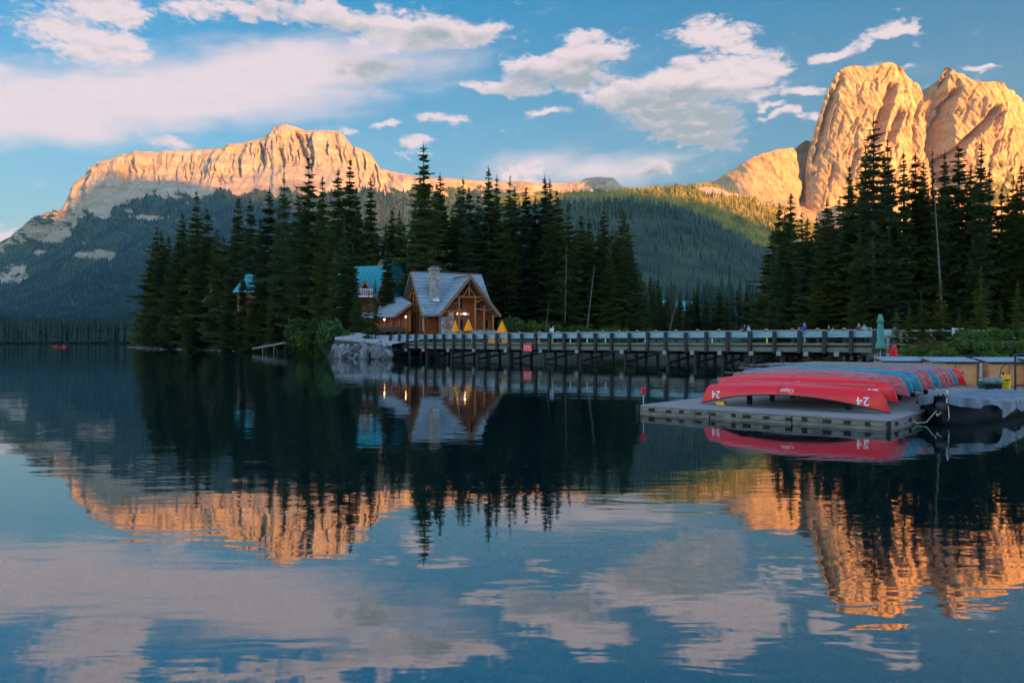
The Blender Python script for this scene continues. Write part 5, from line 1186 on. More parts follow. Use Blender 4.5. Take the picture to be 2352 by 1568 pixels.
for s in (-1, 1): MB().box((s * .4, .06, .6), (.07, .06, 1.5)).build('post', M['greytimber'], wbd)
# sloping ramp on the left shore
rx, rD = at(640, 150), 150
rp = empty('sloping_ramp', (rx, rD, 0), 0, 'pale sloping boat ramp standing on thin posts at the left shore', 'ramp')
def rl(px, py, D=150): return Vector((at(px, D) - rx, D - rD, (784 - py) / F * D + EYE))
a, b = rl(580, 799), rl(672, 782); 
for k in range(9):
    p0 = a.lerp(b, k / 9); p1 = a.lerp(b, (k + .94) / 9); MB().slab([p0, p1, p1 + Vector((0, 2.2, 0)), p0 + Vector((0, 2.2, 0))], (0, 0, -.08)).build('plank', M['greytimber'], rp)
for yy in (-.08, 2.28): MB().beam(a + Vector((0, yy, -.12)), b + Vector((0, yy, -.12)), .14, .30).build('side_beam', M['greytimber'], rp)
for px, ty in ((603, 796), (629, 791), (655, 787)):
    p = rl(px, ty)
    for yy in (.1, 2.0): MB().tube((p.x, yy, -2), (p.x, yy, p.z - .2), .08, .08, 8).build('post', M['greytimber'], rp)
tp = rl(606, 789); tb = MB(); n = 9; q = random.Random(4)
V = [(tp.x - .2 + 3.0 * i / n - .6, .2 + 1.8 * j / 4, tp.z + .1 - .9 * (1 - i / n) * .6 + .22 * math.sin(i * .8) * (1 - abs(j - 2) / 3) + q.uniform(0, .08)) for i in range(n + 1) for j in range(5)]
tb.add(V, [(i * 5 + j, (i + 1) * 5 + j, (i + 1) * 5 + j + 1, i * 5 + j + 1) for i in range(n) for j in range(4)])
tb.add([(v[0], v[1], v[2] - .12) for v in V], [(i * 5 + j, (i + 1) * 5 + j, (i + 1) * 5 + j + 1, i * 5 + j + 1) for i in range(n) for j in range(4)])
tag(tb.build('tarpaulin', M['tarp'], None, True, loc=(rx, rD, 0)), 'pale crumpled sheet lying over the low end of the sloping ramp', 'tarpaulin')
# ------------------------------------------------------------------ floating dock (local frame: x along its front, y back)
DA = Vector((3.7, 23.2, 0)); du = Vector((.76, -.65, 0)); dv = Vector((.65, .76, 0)); DR_ = math.atan2(du.y, du.x); DT = .25
def dk(u, v, z=DT): return DA + du * u + dv * v + Vector((0, 0, z))
dock = empty('floating_dock', tuple(DA), DR_, 'grey floating timber dock carrying the row of upturned canoes', 'dock')
def boards(u0, u1, v0, v1, parent, name='deck_boards'):
    mb = MB(); q = random.Random(int(v1 * 10)); v = v0
    while v < v1 - .05:
        w = .142; mb.box(((u0 + u1) / 2 + q.uniform(-.01, .01), v + w / 2, DT - .02 + q.uniform(-.003, .003)), (u1 - u0, w - .012, .04)); v += w
    o = mb.build(name, M['dockboard'], parent); o['kind'] = 'stuff'; return o
boards(-.05, 6.85, -.04, 20.5, dock)
q = random.Random(6)
def side(p0, p1, parent, n, z0=-.02, z1=.20, lab='side_timber'):
    p0 = Vector(p0); p1 = Vector(p1)
    for k in range(n):
        a = p0.lerp(p1, k / n); b = p0.lerp(p1, (k + .985) / n)
        for (zc, h, t) in ((z1 - .055, .11, .08), (z1 - .17, .10, .06), (z1 - .27, .10, .075)):
            MB().beam(a + Vector((0, 0, zc)), b + Vector((0, 0, zc)), t + q.uniform(0, .012), h).build(lab, M['dockside'], parent)
side((0, 0, 0), (6.8, 0, 0), dock, 3); side((6.8, 0, 0), (6.8, 11.4, 0), dock, 4); side((0, 0, 0), (0, 20.4, 0), dock, 6)
bk = MB().box((0, 0, 0), (.17, .05, .085)).mesh('block', M['darkgap'])
for k in range(13): link('block', bk, dock, (.45 + k * .49 + q.uniform(-.07, .07), -.06, .135 + q.uniform(-.015, .015)), None, (q.uniform(.6, 1.2), 1, q.uniform(.7, 1.1)))
for k in range(8): link('block', bk, dock, (6.86, .5 + k * 1.2, .135), (0, 0, R(90)))
MB().box((6.84, -.05, .06), (.07, .07, .34)).build('corner_post', M['darkgap'], dock); MB().box((-.0, -.03, .06), (.12, .12, .42)).build('corner_post', M['darkgap'], dock)
MB().box((3.4, 10.2, -.14), (6.6, 20.2, .3)).build('float', M['darkgap'], dock)
# chain hanging from the front timbers
ch = empty('mooring_chain', tuple(dk(4.35, -.12, 0)), DR_, 'short rusty mooring chain hanging down the front of the dock', 'chain')
for k in range(9):
    mb = MB(); n = 10; P = [(.025 * math.cos(6.283 * i / n) * (1 if k % 2 else .2), .025 * math.cos(6.283 * i / n) * (.2 if k % 2 else 1), .20 - k * .062 + .04 * math.sin(6.283 * i / n)) for i in range(n + 1)]
    mb.path(P, .008, 5).build('link', M['greytimber'], ch)
# red marker lamp on the left corner
ml = empty('marker_light', tuple(dk(.12, .05, 0)), 0, 'small red cup-shaped marker on a thin pole at the left corner of the dock', 'marker')
MB().tube((0, 0, -.25), (0, 0, .55), .018, .016, 8).build('pole', M['metal'], ml); MB().lathe((0, 0, 0), [(.02, .54), (.045, .58), (.068, .70), (.07, .72), (.075, .74), (.075, .76)], 12).build('cup', M['redpaint'], ml, True); MB().lathe((0, 0, 0), [(.06, .765), (.02, .79)], 12).build('cap', M['darkgap'], ml)
# ------------------------------------------------------------------ canoes
def canoe_mat(name, c, c2, rough):
    m, t = material(name); l = t.links; p = _n(t, 'ShaderNodeBsdfPrincipled'); o = _n(t, 'ShaderNodeOutputMaterial'); l.new(p.outputs[0], o.inputs[0])
    co = _n(t, 'ShaderNodeTexCoord'); oi = _n(t, 'ShaderNodeObjectInfo'); ad = _n(t, 'ShaderNodeVectorMath', operation='ADD'); l.new(co.outputs['Object'], ad.inputs[0]); l.new(oi.outputs['Random'], ad.inputs[1])
    mp = _n(t, 'ShaderNodeMapping'); l.new(ad.outputs[0], mp.inputs[0]); mp.inputs['Scale'].default_value = (.9, 9, 9)
    nz = _n(t, 'ShaderNodeTexNoise'); nz.inputs['Scale'].default_value = 2.5; nz.inputs['Detail'].default_value = 7; nz.inputs['Roughness'].default_value = .7; l.new(mp.outputs[0], nz.inputs[0])
    mr = _n(t, 'ShaderNodeMapRange'); mr.inputs['From Min'].default_value = .40; mr.inputs['From Max'].default_value = .66; l.new(nz.outputs[0], mr.inputs[0])
    mx_ = _n(t, 'ShaderNodeMix', data_type='RGBA'); l.new(mr.outputs[0], mx_.inputs[0]); mx_.inputs[6].default_value = (*c, 1); mx_.inputs[7].default_value = (*c2, 1); l.new(mx_.outputs[2], p.inputs['Base Color'])
    p.inputs['Roughness'].default_value = rough; p.inputs['Specular IOR Level'].default_value = .35
    b = _n(t, 'ShaderNodeBump'); b.inputs['Distance'].default_value = .004; l.new(nz.outputs[0], b.inputs['Height']); l.new(b.outputs[0], p.inputs['Normal']); return m
CM = {'red': canoe_mat('red_canoe_hull', (.82, .004, .012), (.52, .015, .03), .25), 'faded': canoe_mat('faded_red_canoe_hull', (.34, .035, .045), (.48, .16, .17), .32), 'teal': canoe_mat('teal_canoe_hull', (.006, .14, .19), (.03, .25, .31), .28)}
CLN, CBM = 5.25, .41
def hb_(u): u = abs(u); return CBM * max(0, 1 - u ** 2.3) ** .82 + .004
def sheer(u): return .325 + .37 * abs(u) ** 2.0
def keel(u):
    u = abs(u); return .18 * u * u + (0 if u < .88 else .50 * ((u - .88) / .12) ** 2.4)
def hull_y(x, z):
    u = x / (CLN / 2); k, s, b = keel(u), sheer(u), hb_(u); 
    if z <= k: return .0
    f = min(1, (z - k) / (s - k)); return b * (1 - (1 - f) ** 2.6) ** .5
def canoe_hull(mat):
    nu, nf = 61, 11; V = []; us = [math.sin(math.pi / 2 * (-1 + 2 * i / (nu - 1))) for i in range(nu)]
    for u in us:
        k, s, b = keel(u), sheer(u), hb_(u)
        for j in range(-nf, nf + 1):
            f = abs(j) / nf; f = f ** 1.5; V.append((u * CLN / 2, math.copysign(b * (1 - (1 - f) ** 2.6) ** .5, j) if j else 0, k + (s - k) * f))
    n = 2 * nf + 1; Fc = [(i * n + j, i * n + j + 1, (i + 1) * n + j + 1, (i + 1) * n + j) for i in range(nu - 1) for j in range(n - 1)]
    mb = MB(); mb.add(V, Fc); me = mb.mesh('hull', mat, True); return me
HULL = {k: canoe_hull(v) for k, v in CM.items()}
def gunwale_mesh():
    mb = MB()
    for s in (-1, 1):
        P = [(u * CLN / 2, s * (hb_(u) + .004), sheer(u)) for u in [math.sin(math.pi / 2 * (-1 + 2 * i / 40)) for i in range(41)]]
        mb.path(P, .016, 6)
    return mb.mesh('gunwale', M['black'])
GW = gunwale_mesh(); TW = MB().box((0, 0, 0), (.07, .70, .03)).mesh('thwart', M['greytimber'])
SEATM = MB().box((0, 0, 0), (.26, .48, .03)).mesh('seat', M['greytimber'])
KS = MB().path([(-CLN / 2 * .86, 0, -.006), (CLN / 2 * .86, 0, -.006)], .010, 6).mesh('keel_strip', M['greytimber'])
def decal(s, size, x, z, side_):
    """white figures wrapped on the hull flank"""
    me = text_mesh(s, size, 'lettering', 0)
    import bmesh as _b
    bm = _b.new(); bm.from_mesh(me); _b.ops.triangulate(bm, faces=bm.faces); _b.ops.subdivide_edges(bm, edges=bm.edges, cuts=2, use_grid_fill=True)
    for v in bm.verts:
        X = x + (v.co.x if side_ < 0 else -v.co.x); Z = z + v.co.y; v.co = (X, side_ * (hull_y(X, Z) + .006), Z)
    bm.to_mesh(me); bm.free(); return me
mid = Vector((7.66, 22.05, 0)); CANOES = [('red', '24', 0, 0), ('red', '23', .19, 1), ('faded', '8', .32, 2), ('teal', '6', .38, 3), ('teal', '21', .40, 4), ('faded', '3', .40, 5), ('faded', '12', .40, 6), ('teal', '27', .40, 7), ('faded', '14', .38, 8), ('faded', '17', .38, 9), ('faded', '15', .38, 10), ('teal', '9', .38, 11), ('red', '22', .33, 12)]
CLAB = ['bright red upturned canoe numbered 24 nearest the dock front', 'bright red upturned canoe directly behind number 24', 'faded red upturned canoe numbered 8, third from the dock front', 'teal upturned canoe just behind the faded red number 8', 'second of two adjacent teal upturned canoes near the front',
        'faded red upturned canoe just behind the two adjacent teal canoes', 'seventh upturned canoe from the front, faded red, before the single teal one', 'single teal upturned canoe in the middle of the row', 'faded red upturned canoe just behind the single teal canoe in mid row',
        'middle one of three faded red upturned canoes behind mid row', 'faded red upturned canoe in front of the last teal one', 'teal upturned canoe next to last in the row', 'bright red upturned canoe at the back of the row by the sheds']
dpos = [0, .85, 1.70, 2.48, 3.05, 3.85, 4.5, 5.15, 5.85, 6.6, 7.3, 8.1, 8.9]
for i, (c, num, rz_, k) in enumerate(CANOES):
    p = mid + dv * dpos[i] + du * (random.uniform(-.08, .08) if i else 0)
    o = empty('canoe', (p.x, p.y, DT + rz_ + sheer(1.0) + .02), 0, CLAB[i], 'canoe', 'upturned canoes in a row on the dock')
    o.rotation_euler = (R(180 + (0 if i == 0 else 7)), 0, DR_ + (random.uniform(-.015, .015) if i else 0))
    link('hull', HULL[c], o); link('gunwale', GW, o); link('keel_strip', KS, o)
    for x in (-1.2, 1.2): link('thwart', TW, o, (x, 0, sheer(x / 2.6) - .03))
    for x in (-1.7, 1.55): link('seat', SEATM, o, (x, 0, sheer(x / 2.6) - .09))
    if i < 13:
        # after turning over, local +y faces the viewer
        for xx in (CLN / 2 - .60, -(CLN / 2 - .55)):
            link('number', decal(num, .32, xx, .40, 1), o)
    if i < 3:
        link('lettering', decal('Clipper', .13, .10, .20, 1), o)
        mb = MB(); P = []
        for j in range(12):
            f = (j / 11) ** 1.5; z = f * sheer(0); P.append((-.12 + .0 * j, hull_y(-.12, z) + .006, z))
        mb.path(P, .006, 5).build('lashing', M['black'], o)
# rack under the canoes
rk = empty('canoe_rack', tuple(dk(0, 0, 0)), DR_, 'low timber rack bearing the upturned canoes on the dock', 'rack')
for u_ in (2.1, 4.9):
    u0 = (mid - DA).dot(du) + (u_ - 3.5)
    v0 = (mid - DA).dot(dv)
    MB().box((u0, v0 + 4.7, DT + .36), (.10, 8.6, .10)).build('bearer', M['greytimber'], rk)
    for k in range(6): MB().box((u0, v0 + .6 + k * 1.65, DT + .155), (.12, .12, .31)).build('block', M['darkgap'], rk)
p = mid - du * 2.0 - dv * .0; mb = MB(); mb.box((0, 0, .05), (.26, .2, .10)); tag(mb.build('crate_block', M['yellow'], None, loc=(p.x, p.y, DT + .0), rz=DR_), 'small yellow block on the dock beneath the left end of canoe 24', 'block')
# ------------------------------------------------------------------ rear dock platform and right-hand dock piece
d2 = empty('dock_platform', tuple(DA), DR_, 'lower grey dock platform holding the sheds and bins behind the covered boat', 'dock')
boards(6.9, 16.0, 11.6, 20.5, d2); MB().box((11.4, 16, -.12), (9.0, 8.6, .34)).build('float', M['darkgap'], d2); side((6.9, 11.6, 0), (16, 11.6, 0), d2, 4)
d3 = empty('dock_finger', (16.6, 24.1, 0), DR_, 'weathered dock piece at the right edge beside the stern of the covered boat', 'dock')
for k in range(9): MB().box((0, k * .145, .26), (3.2, .135, .04)).build('deck_board', M['dockboard'], d3)
MB().box((0, .62, .03), (3.0, 1.2, .34)).build('float', M['dockside'], d3)
# ------------------------------------------------------------------ plywood sheds
def shed(x, y, w, d, h, rz, lb, doors=2):
    o = empty('plywood_shed', (x, y, DT), rz, lb, 'shed', 'low plywood sheds at the back of the dock'); mb = MB()
    mb.box((0, d / 2, h / 2), (w, d, h - .01)); mb.build('wall', M['ply'], o)
    for i in range(doors):
        c = -w / 2 + w * (i + .5) / doors; dd = MB().box((c, -.022, h * .5), (w / doors - .05, .03, h - .14)).build('door', M['ply'], o)
        mb = MB()
        for s in (-1, 1): mb.box((c + s * (w / doors / 2 - .06), -.05, h * .5), (.055, .025, h - .12))
        mb.build('batten', M['ply'], dd); MB().box((c + (.5 - i) * .16 * 2, -.052, h * .55), (.05, .03, .12)).build('handle', M['black'], dd)
    MB().slab([(-w / 2 - .07, -.12, h), (w / 2 + .07, -.12, h), (w / 2 + .07, d + .1, h + .16), (-w / 2 - .07, d + .1, h + .16)], (0, 0, .035)).build('roof', M['shedroof'], o)
    MB().box((0, -.13, h - .01), (w + .15, .03, .06)).build('fascia', M['darkgap'], o)
    mb = MB()
    for s in (-1, 1): mb.slab([(s * w / 2 - .0, 0, h - .01), (s * w / 2, d, h - .01), (s * w / 2, d, h + .15)], (s * .02, 0, 0))
    mb.build('gable', M['darkwood'], o); return o
shed(at(2078, 33.8), 33.8, 1.72, 1.0, 1.0, R(-7), 'low plywood shed with pale roof in front of the man in the red jacket')
shed(at(2193, 32.6), 32.6, 1.72, 1.0, 1.0, R(-3), 'low plywood shed with two doors directly left of the green bucket')
shed(at(2316, 32.4), 32.4, 1.58, 1.0, 1.0, R(-3), 'low plywood shed behind the yellow mop bucket')
shed(at(2424, 31.6), 31.6, 1.7, 1.0, 1.03, R(-3), 'low plywood shed cut by the right edge of the picture')
def loc_(px, py): D = (EYE - DT) * F / (py - 784); return at(px, D), D
x, y = loc_(2257, 892); o = empty('bucket', (x, y, DT), 0, 'small green bucket between the middle shed and the grey bin', 'bucket')
MB().lathe((0, 0, 0), [(.13, 0), (.165, .30), (.175, .31), (.175, .33)], 16).build('body', M['greenbucket'], o, True); MB().lathe((0, 0, .331), [(.16, 0), (.15, .01)], 16).build('rim', M['lettering'], o)
mb = MB(); P = [(.17 * math.cos(a), .02, .33 + .0 + .12 * math.sin(a)) for a in [math.pi * i / 8 for i in range(9)]]; mb.path(P, .006, 5).build('handle', M['metal'], o)
x, y = loc_(2281, 898); o = empty('bin', (x, y, DT), 0, 'squat dark bin lined with a grey plastic bag', 'bin')
MB().lathe((0, 0, 0), [(.26, 0), (.27, .06), (.31, .34), (.33, .36)], 18).build('body', M['black'], o, True)
MB().lathe((0, 0, 0), [(.325, .28), (.345, .36), (.34, .44), (.28, .50), (.22, .47), (.08, .50)], 22, lambda a, j, z: 1 + .05 * math.sin(a * 5 + j) + .03 * math.sin(a * 11)).build('bag', M['greyplastic'], o, True)
x, y = loc_(2311, 897); o = empty('mop_bucket', (x, y, DT), -.1, 'yellow mop bucket with wringer standing right of the grey bin', 'bucket')
mb = MB(); mb.lathe((0, 0, .05), [(.15, 0), (.20, .26), (.21, .28)], 4); 
mb.build('body', M['yellow'], o); MB().box((0, .04, .42), (.26, .16, .2)).build('wringer', M['yellow'], o); MB().box((0, -.05, .40), (.17, .03, .06)).build('slot', M['black'], o); MB().box((0, .04, .56), (.30, .20, .05)).build('rim', M['yellow'], o)
for s in (-1, 1):
    for k in (-1, 1): MB().tube((s * .12, k * .1, .03), (s * .12 + .02, k * .1, .03), .03, .03, 8).build('wheel', M['black'], o)
x, y = loc_(2296, 893); o = empty('hooked_pole', (x, y, DT), 0, 'thin dark pole with a hooked top leaning between the bin and the yellow bucket', 'pole')
mb = MB(); mb.path([(0, 0, 0), (.02, 0, .55), (.06, 0, .78), (.16, 0, .92), (.27, 0, 1.0)], .018, 6); mb.build('shaft', M['black'], o)
# black metal frame at the right edge
x, y = loc_(2332, 905); o = empty('metal_frame', (x, y, DT), .1, 'black metal frame with crossbars standing at the right edge of the dock', 'frame')
for xx in (0, 1.3): MB().tube((xx, 0, 0), (xx, 0, 1.42), .035, .035, 8).build('upright', M['black'], o)
for z in (.32, 1.05, 1.40): MB().tube((0, 0, z), (1.3, 0, z), .028, .028, 8).build('crossbar', M['black'], o)
MB().tube((-.12, 0, 1.33), (.5, 0, 1.50), .03, .03, 8).build('top_arm', M['black'], o)
# white sheet hanging between the sheds
x = at(2257, 32.9); o = MB(); o.slab([(-.13, 0, .32), (.13, 0, .30), (.15, 0, .95), (-.12, 0, .98)], (0, .03, 0)); tag(o.build('hanging_cloth', M['white'], None, loc=(x, 32.9, DT)), 'pale cloth hanging in the gap between the middle and right sheds', 'cloth')
# ------------------------------------------------------------------ covered boat
bow = Vector((10.85, 20.1, 0)); bd_ = Vector((.70, .714, 0)).normalized(); BL = 7.2; BRz = math.atan2(bd_.y, bd_.x)
boat = empty('covered_boat', tuple(bow), BRz, 'black work boat under a crumpled blue-grey tarpaulin beside the dock', 'boat')
def bhw(s): return .98 * (1 - (1 - min(s / .34, 1)) ** 2.4) ** .62 * (1 - .10 * max(0, s - .6)) + .01
def bgz(s): return .50 + .20 * (1 - min(s / .5, 1)) ** 2
ns_, nf = 40, 9; V = []
for i in range(ns_):
    s = (i / (ns_ - 1)) ** 1.5; w = bhw(s); g = bgz(s); kz = -.30 + .34 * max(0, 1 - s / .16) ** 2
    for j in range(-nf, nf + 1):
        f = abs(j) / nf; V.append((s * BL, math.copysign(w * f ** .55, j) if j else 0, kz + (g - kz) * f ** 1.7))
n = 2 * nf + 1; mb = MB(); mb.add(V, [(i * n + j, i * n + j + 1, (i + 1) * n + j + 1, (i + 1) * n + j) for i in range(ns_ - 1) for j in range(n - 1)] + [tuple((ns_ - 1) * n + j for j in range(n))])
mb.build('hull', M['boathull'], boat, True)
mb = MB()
for sd_ in (-1, 1): mb.path([(s * BL, sd_ * (bhw(s) + .02), bgz(s) - .03) for s in [(i / 30) ** 1.5 for i in range(31)]], .035, 6)
mb.build('rub_rail', M['black'], boat)
# tarpaulin
nI, nJ = 190, 72; I = np.linspace(0, 1, nI) ** 1.2; J = np.linspace(-1.5, 1.5, nJ); V = np.zeros((nI, nJ, 3))
for i, s in enumerate(I):
    w = bhw(max(s, .004)) + .05; g = bgz(s) + .03; dr = .08 + .24 * float(fbm(np.array([s * 9.]), np.array([3.]), 3, 50)[0]) ** 1.3 + (.14 if .22 < s < .5 else 0)
    for j, t in enumerate(J):
        at_ = abs(t); nn = float(ridged(np.array([s * 15 + t * 1.3]), np.array([t * 2.6 + s * 9]), 4, 51)[0]) - .6
        if at_ <= 1: x_, y_, z_ = s * BL, t * w, g + .03 * (1 - t * t) + .20 * nn * (1 - at_ ** 4)
        else:
            k = (at_ - 1) / .5; fold = .045 * math.sin(s * 70 + 3 * math.sin(s * 13)) * k; x_, y_, z_ = s * BL, math.copysign(w + fold + .02 * k, t), g - dr * k * (1 + .35 * math.sin(s * 31)) + .02 * nn
        if s < .02: x_ -= .04
        V[i, j] = (x_ - .05, y_, z_)
idx = np.arange(nI * nJ).reshape(nI, nJ); Fc = np.stack([idx[:-1, :-1], idx[1:, :-1], idx[1:, 1:], idx[:-1, 1:]], -1).reshape(-1, 4)
tp_ = link('tarpaulin', npmesh('tarpaulin', V.reshape(-1, 3), Fc, M['tarp'], True), boat); so = tp_.modifiers.new('thickness', 'SOLIDIFY'); so.thickness = .012
mb = MB(); q = random.Random(12)
P = [(.10, -.10, .86), (-.05, -.14, .62), (-.04, -.02, .34), (.05, .12, .22), (.18, .2, .42)]; mb.path(P, .022, 6)
P = [(.05, -.05, .80), (-.04, -.16, .45), (-.05, -.18, .20), (.02, -.14, .12)]; mb.path(P, .012, 6)
P = [(-.02, .1, .38), (-.20, .30, .06), (-.32, .50, .03), (-.42, .62, .16)]; mb.path(P, .010, 6)
mb.build('mooring_rope', M['rope'], boat); mb = MB(); mb.lathe((-.02, 0, .45), [(.10, -.12), (.15, -.05), (.15, .08), (.10, .14)], 12); mb.build('fender', M['black'], boat, True)
# green parasol
x, y = at(2022, 35.5), 35.5
closed_parasol('closed_parasol', x, y, DT, (784 - 723) / F * 35.5 + EYE - DT, 1.50, .215, 'green_canvas', 'tall closed sage-green parasol standing behind the canoes near the right end of the bridge')
# ------------------------------------------------------------------ people
def skinned(name, V, E, rad, mat, parent, sub=1):
    me = bpy.data.meshes.new(name); me.from_pydata(V, E, []); o = bpy.data.objects.new(name, me); COL.objects.link(o)
    m = o.modifiers.new('skin', 'SKIN')
    for i, r in enumerate(rad): me.skin_vertices[0].data[i].radius = (r if isinstance(r, tuple) else (r, r)); me.skin_vertices[0].data[i].use_root = (i == 0)
    s = o.modifiers.new('sub', 'SUBSURF'); s.levels = s.render_levels = sub
    bpy.context.view_layer.update(); m2 = bpy.data.meshes.new_from_object(o.evaluated_get(bpy.context.evaluated_depsgraph_get())); bpy.data.objects.remove(o); m2.name = name; m2.materials.clear(); m2.materials.append(mat)
    for p in m2.polygons: p.use_smooth = True
    return link(name, m2, parent)
def person(loc, rz, h, top, legs, lb, hair=True, skin='skin', lean=0.0, arms='down', stride=.12, sit=False, shorts=False, pack=None, cat='person', group=None, longhair=False):
    o = empty('person', loc, rz, lb, cat, group); k = h / 1.75
    hipz = .92 if not sit else .42
    def T(p): return Vector((p[0] * k, p[1] * k, p[2] * k))
    def L_(x, y, z): return (x, y + lean * (z - hipz) * -1, z)      # lean forward towards -y
    pel = (0, 0, hipz); che = L_(0, 0, hipz + .42); nk = L_(0, .0, hipz + .56); hd = L_(0, -.02, hipz + .68); ht = L_(0, -.015, hipz + .80)
    sh = [L_(s * .18, 0, hipz + .50) for s in (-1, 1)]
    if arms == 'down': el = [L_(s * .24, .02, hipz + .22) for s in (-1, 1)]; wr = [L_(s * .25, -.06, hipz - .02) for s in (-1, 1)]
    elif arms == 'bent': el = [L_(s * .24, .02, hipz + .22) for s in (-1, 1)]; wr = [L_(s * .14, -.24, hipz + .24) for s in (-1, 1)]
    else: el = [L_(s * .25, -.12, hipz + .26) for s in (-1, 1)]; wr = [L_(s * .16, -.36, hipz + .30) for s in (-1, 1)]
    hp = [(s * .09, 0, hipz - .04) for s in (-1, 1)]
    if sit: kn = [(s * .12, -.42, .44) for s in (-1, 1)]; an = [(s * .12, -.40, .08) for s in (-1, 1)]; to = [(s * .13, -.58, .03) for s in (-1, 1)]
    else: kn = [(s * .10, -.03 - s * stride * .5, .49) for s in (-1, 1)]; an = [(s * .10, .03 - s * stride, .07) for s in (-1, 1)]; to = [(s * .11, -.13 - s * stride, .03) for s in (-1, 1)]
    V = [pel, L_(0, 0, hipz + .2), che, nk, hd, ht] + [p for i in (0, 1) for p in (sh[i], el[i], wr[i], tuple(Vector(wr[i]) + (Vector(wr[i]) - Vector(el[i])).normalized() * .09))] + [p for i in (0, 1) for p in (hp[i], kn[i], an[i], to[i])]
    E = [(0, 1), (1, 2), (2, 3), (3, 4), (4, 5), (2, 6), (6, 7), (7, 8), (8, 9), (2, 10), (10, 11), (11, 12), (12, 13), (0, 14), (14, 15), (15, 16), (16, 17), (0, 18), (18, 19), (19, 20), (20, 21)]
    rad = [(.13, .10), (.12, .10), (.15, .11), .055, (.085, .10), (.065, .075)] + [.055, .042, .03, .035] * 2 + [.085, .06, .042, .035] * 2
    skinned('body', [T(v) for v in V], E, [tuple(a * k for a in r) if isinstance(r, tuple) else r * k for r in rad], M[skin], o)
    # jacket or shirt
    tt = cloth('cloth_%d_%d_%d' % tuple(int(c * 100) for c in top), top)
    Vj = [L_(0, 0, hipz - .04), L_(0, 0, hipz + .2), L_(0, 0, hipz + .40), L_(0, 0, hipz + .535)] + [p for i in (0, 1) for p in (sh[i], el[i], tuple(Vector(wr[i]).lerp(Vector(el[i]), .12)))]
    skinned('jacket', [T(v) for v in Vj], [(0, 1), (1, 2), (2, 3), (2, 4), (4, 5), (5, 6), (2, 7), (7, 8), (8, 9)], [tuple(a * k for a in r) for r in [(.165, .125), (.155, .125), (.18, .135), (.075, .075)] + [(.075, .075), (.06, .06), (.048, .048)] * 2], tt, o)
    lt = cloth('cloth_%d_%d_%d' % tuple(int(c * 100) for c in legs), legs)
    Vt = [(0, 0, hipz - .02)] + [p for i in (0, 1) for p in (hp[i], kn[i]) + ((an[i],) if not shorts else ())]
    m = 3 if not shorts else 2; Et = [(0, 1)] + [(1 + a, 2 + a) for a in range(m - 1)] + [(0, 1 + m)] + [(1 + m + a, 2 + m + a) for a in range(m - 1)]
    skinned('trousers', [T(v) for v in Vt], Et, [(.15 * k, .12 * k)] + ([(.105 * k, .10 * k), (.08 * k, .08 * k)] + ([(.065 * k, .065 * k)] if not shorts else [])) * 2, lt, o)
    for i in (0, 1): MB().beam(T((an[i][0], an[i][1] + .05, .045)), T((to[i][0], to[i][1] - .03, .04)), .10 * k, .08 * k).build('shoe', M['black'], o)
    H = T(Vector(hd).lerp(Vector(ht), .45)); mb = MB()
    if hair:
        mb.lathe(H, [(.088 * k, -.02 * k), (.102 * k, .03 * k), (.095 * k, .09 * k), (.05 * k, .125 * k), (.01, .132 * k)], 12); mb.v = [(v[0], v[1] + .022 * k, v[2]) for v in mb.v]
        if longhair: mb.box(H + Vector((0, .075 * k, -.12 * k)), (.16 * k, .06 * k, .3 * k))
        mb.build('hair', M['hair'], o, True)
    MB().lathe(H + Vector((0, -.098 * k, -.03 * k)), [(.016 * k, 0), (.008 * k, .045 * k)], 6).build('nose', M[skin], o)
    for s in (-1, 1):
        MB().box(H + Vector((s * .034 * k, -.088 * k, .018 * k)), (.024 * k, .014 * k, .012 * k)).build('eye', M['hair'], o); MB().box(H + Vector((s * .092 * k, 0, 0)), (.018 * k, .035 * k, .06 * k)).build('ear', M[skin], o)
    MB().box(H + Vector((0, -.086 * k, -.055 * k)), (.045 * k, .014 * k, .012 * k)).build('mouth', M['redpaint'], o)
    for i in (0, 1):
        d = (Vector(wr[i]) - Vector(el[i])).normalized(); c = Vector(wr[i]) + d * .09; sx = 1 if i else -1; sdv = Vector((0, 1, 0)) if arms == 'down' else Vector((1, 0, 0)); hm = MB()
        for f in range(4):
            b = c + sdv * (-.027 + f * .018); l = (.062, .072, .068, .052)[f]; m_ = b + d * l * .55; e = m_ + (d * .7 + Vector((-sx * .5, -.1, -.1))).normalized() * l * .5
            hm.tube(T(b), T(m_), .0085 * k, .008 * k, 6); hm.tube(T(m_), T(e), .008 * k, .006 * k, 6)
        b = c - d * .05 - sdv * .03; hm.tube(T(b), T(b - sdv * .03 + d * .045), .010 * k, .008 * k, 6); hm.build('hand', M[skin], o)
    if pack: MB().lathe(T(L_(0, .17, hipz + .14)), [(.05, 0), (.13, .04), (.14, .2), (.12, .34), (.05, .40)], 10).build('backpack', pack, o, True)
    return o
def on_bridge(px, off): p = bp_(px, off); k = (px - 1176) / F; return (k * p.y, p.y, 1.95)
PM = simple('pale_backpack', (.55, .62, .72), .8, .2, 8)
person(on_bridge(1269, 1.6), R(100), 1.82, (.52, .50, .70), (.05, .06, .10), 'person in a pale lilac shirt with backpack walking on the left bridge half', pack=PM, lean=.08)
person(on_bridge(1709, 1.5), R(70), 1.66, (.02, .025, .05), (.04, .035, .05), 'person in dark clothes on the bridge, left of the pale blue top', longhair=True, arms='bent', skin='skin2')
person(on_bridge(1719, 2.0), R(-80), 1.62, (.30, .52, .66), (.06, .06, .08), 'person in a pale blue top on the bridge, right one of the pair', longhair=True, arms='bent')
person(on_bridge(1848, 1.4), R(-75), 1.72, (.01, .05, .32), (.50, .42, .36), 'person in bright blue jacket and pale trousers on the right part of the bridge', arms='forward', longhair=True)
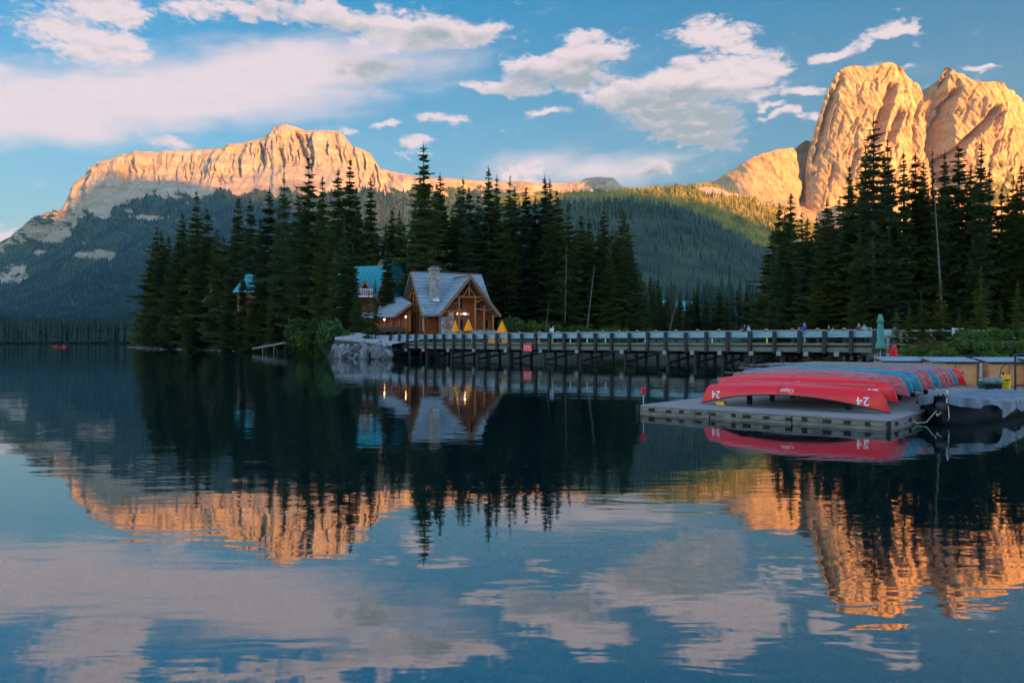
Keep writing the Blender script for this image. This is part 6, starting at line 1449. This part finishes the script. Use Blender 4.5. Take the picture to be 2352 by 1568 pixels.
person(on_bridge(1834, 2.4), R(90), 1.40, (.10, .11, .13), (.03, .03, .04), 'smaller person in dark clothes facing the person in the blue jacket', arms='bent')
person(on_bridge(1903, 2.5), R(60), 1.45, (.015, .03, .07), (.03, .03, .05), 'person in navy standing on the bridge left of the one in black and white', arms='down')
person(on_bridge(1913, 2.0), R(-40), 1.30, (.25, .25, .26), (.02, .02, .02), 'short person in grey on the bridge, right of the person in navy', arms='bent')
person(on_bridge(1972, 1.5), R(30), 1.62, (.06, .05, .06), (.03, .03, .04), 'person in dark clothes near the right bridge end, left of the green parasol', arms='bent', longhair=True)
person(on_bridge(1985, 2.0), R(-30), 1.56, (.20, .38, .38), (.03, .03, .04), 'person in a grey-green top near the right bridge end, beside the green parasol', arms='down')
RJ = person((at(2053, 36.2), 36.2, DT), R(38), 1.86, (.62, .008, .015), (.03, .03, .04), 'man in a bright red jacket standing behind the left plywood shed', arms='bent', skin='skin2', stride=.03)
H_ = MB().lathe((0, 0, 0), [(.10, 1.50), (.115, 1.555), (.09, 1.60)], 12); H_.build('hood', cloth('cloth_62_0_1', (.62, .008, .015)), RJ, True)
person((at(2010, 37.5), 37.5, DT), R(-20), 1.6, (.03, .03, .04), (.40, .02, .03), 'person sitting low beside the pole of the closed green parasol', arms='bent', sit=True, lean=.2)
# the red canoe far out on the lake with two paddlers
fx, fD = at(138, 300), 300
fc = empty('paddled_canoe', (fx, fD, 0), R(8), 'tiny red canoe far out on the lake near the left shore', 'canoe')
link('hull', HULL['red'], fc, (0, 0, -.08)); link('gunwale', GW, fc, (0, 0, -.08))
for s, c, lb in ((-1, (.5, .12, .12), 'left paddler in a reddish jacket sitting in the far canoe'), (1, (.55, .30, .32), 'right paddler in a pink jacket sitting in the far canoe')):
    pp = person((fx + s * 1.35, fD + s * .19, -.18), R(-82), 1.7, c, (.05, .05, .08), lb, sit=True, arms='forward', lean=.1)
    pd = empty('paddle', (fx + s * 1.35 + .35, fD - .25, .2), 0, 'paddle held by the %s paddler of the far canoe' % ('left' if s < 0 else 'right'), 'paddle')
    MB().tube((0, 0, -.15), (.1, .15, 1.15), .018, .018, 6).build('shaft', M['log'], pd); MB().box((0, -.02, -.22), (.16, .02, .42)).build('blade', M['log'], pd)
# strings of tiny bushes and grass on the left spit
for i in range(10):
    x, y = -143 + i * 1.7 + rr.uniform(-.5, .5), 298 - i * 2.6; o = empty('grass_clump', (x, y, .1), 0, 'dry tawny grass clump on the low spit at the left end of the headland', 'grass', 'grass clumps on the left spit'); link('blades', SD[i % 2], o, scale=(1.9, 1.5, .8 + i * .12))
# ------------------------------------------------------------------ the valley air
m, t = material('haze'); o = _n(t, 'ShaderNodeOutputMaterial'); v = _n(t, 'ShaderNodeVolumePrincipled'); t.links.new(v.outputs[0], o.inputs['Volume'])
v.inputs['Color'].default_value = (.36, .70, 1.0, 1); v.inputs['Density'].default_value = 1.9e-5; v.inputs['Anisotropy'].default_value = 0.0
hb = MB(); hb.box((150, -600, (2450 - 14) / 2), (14500, 15600, 2464))
tag(hb.build('haze', m), 'thin blue evening haze filling the valley', 'haze', None, 'stuff')
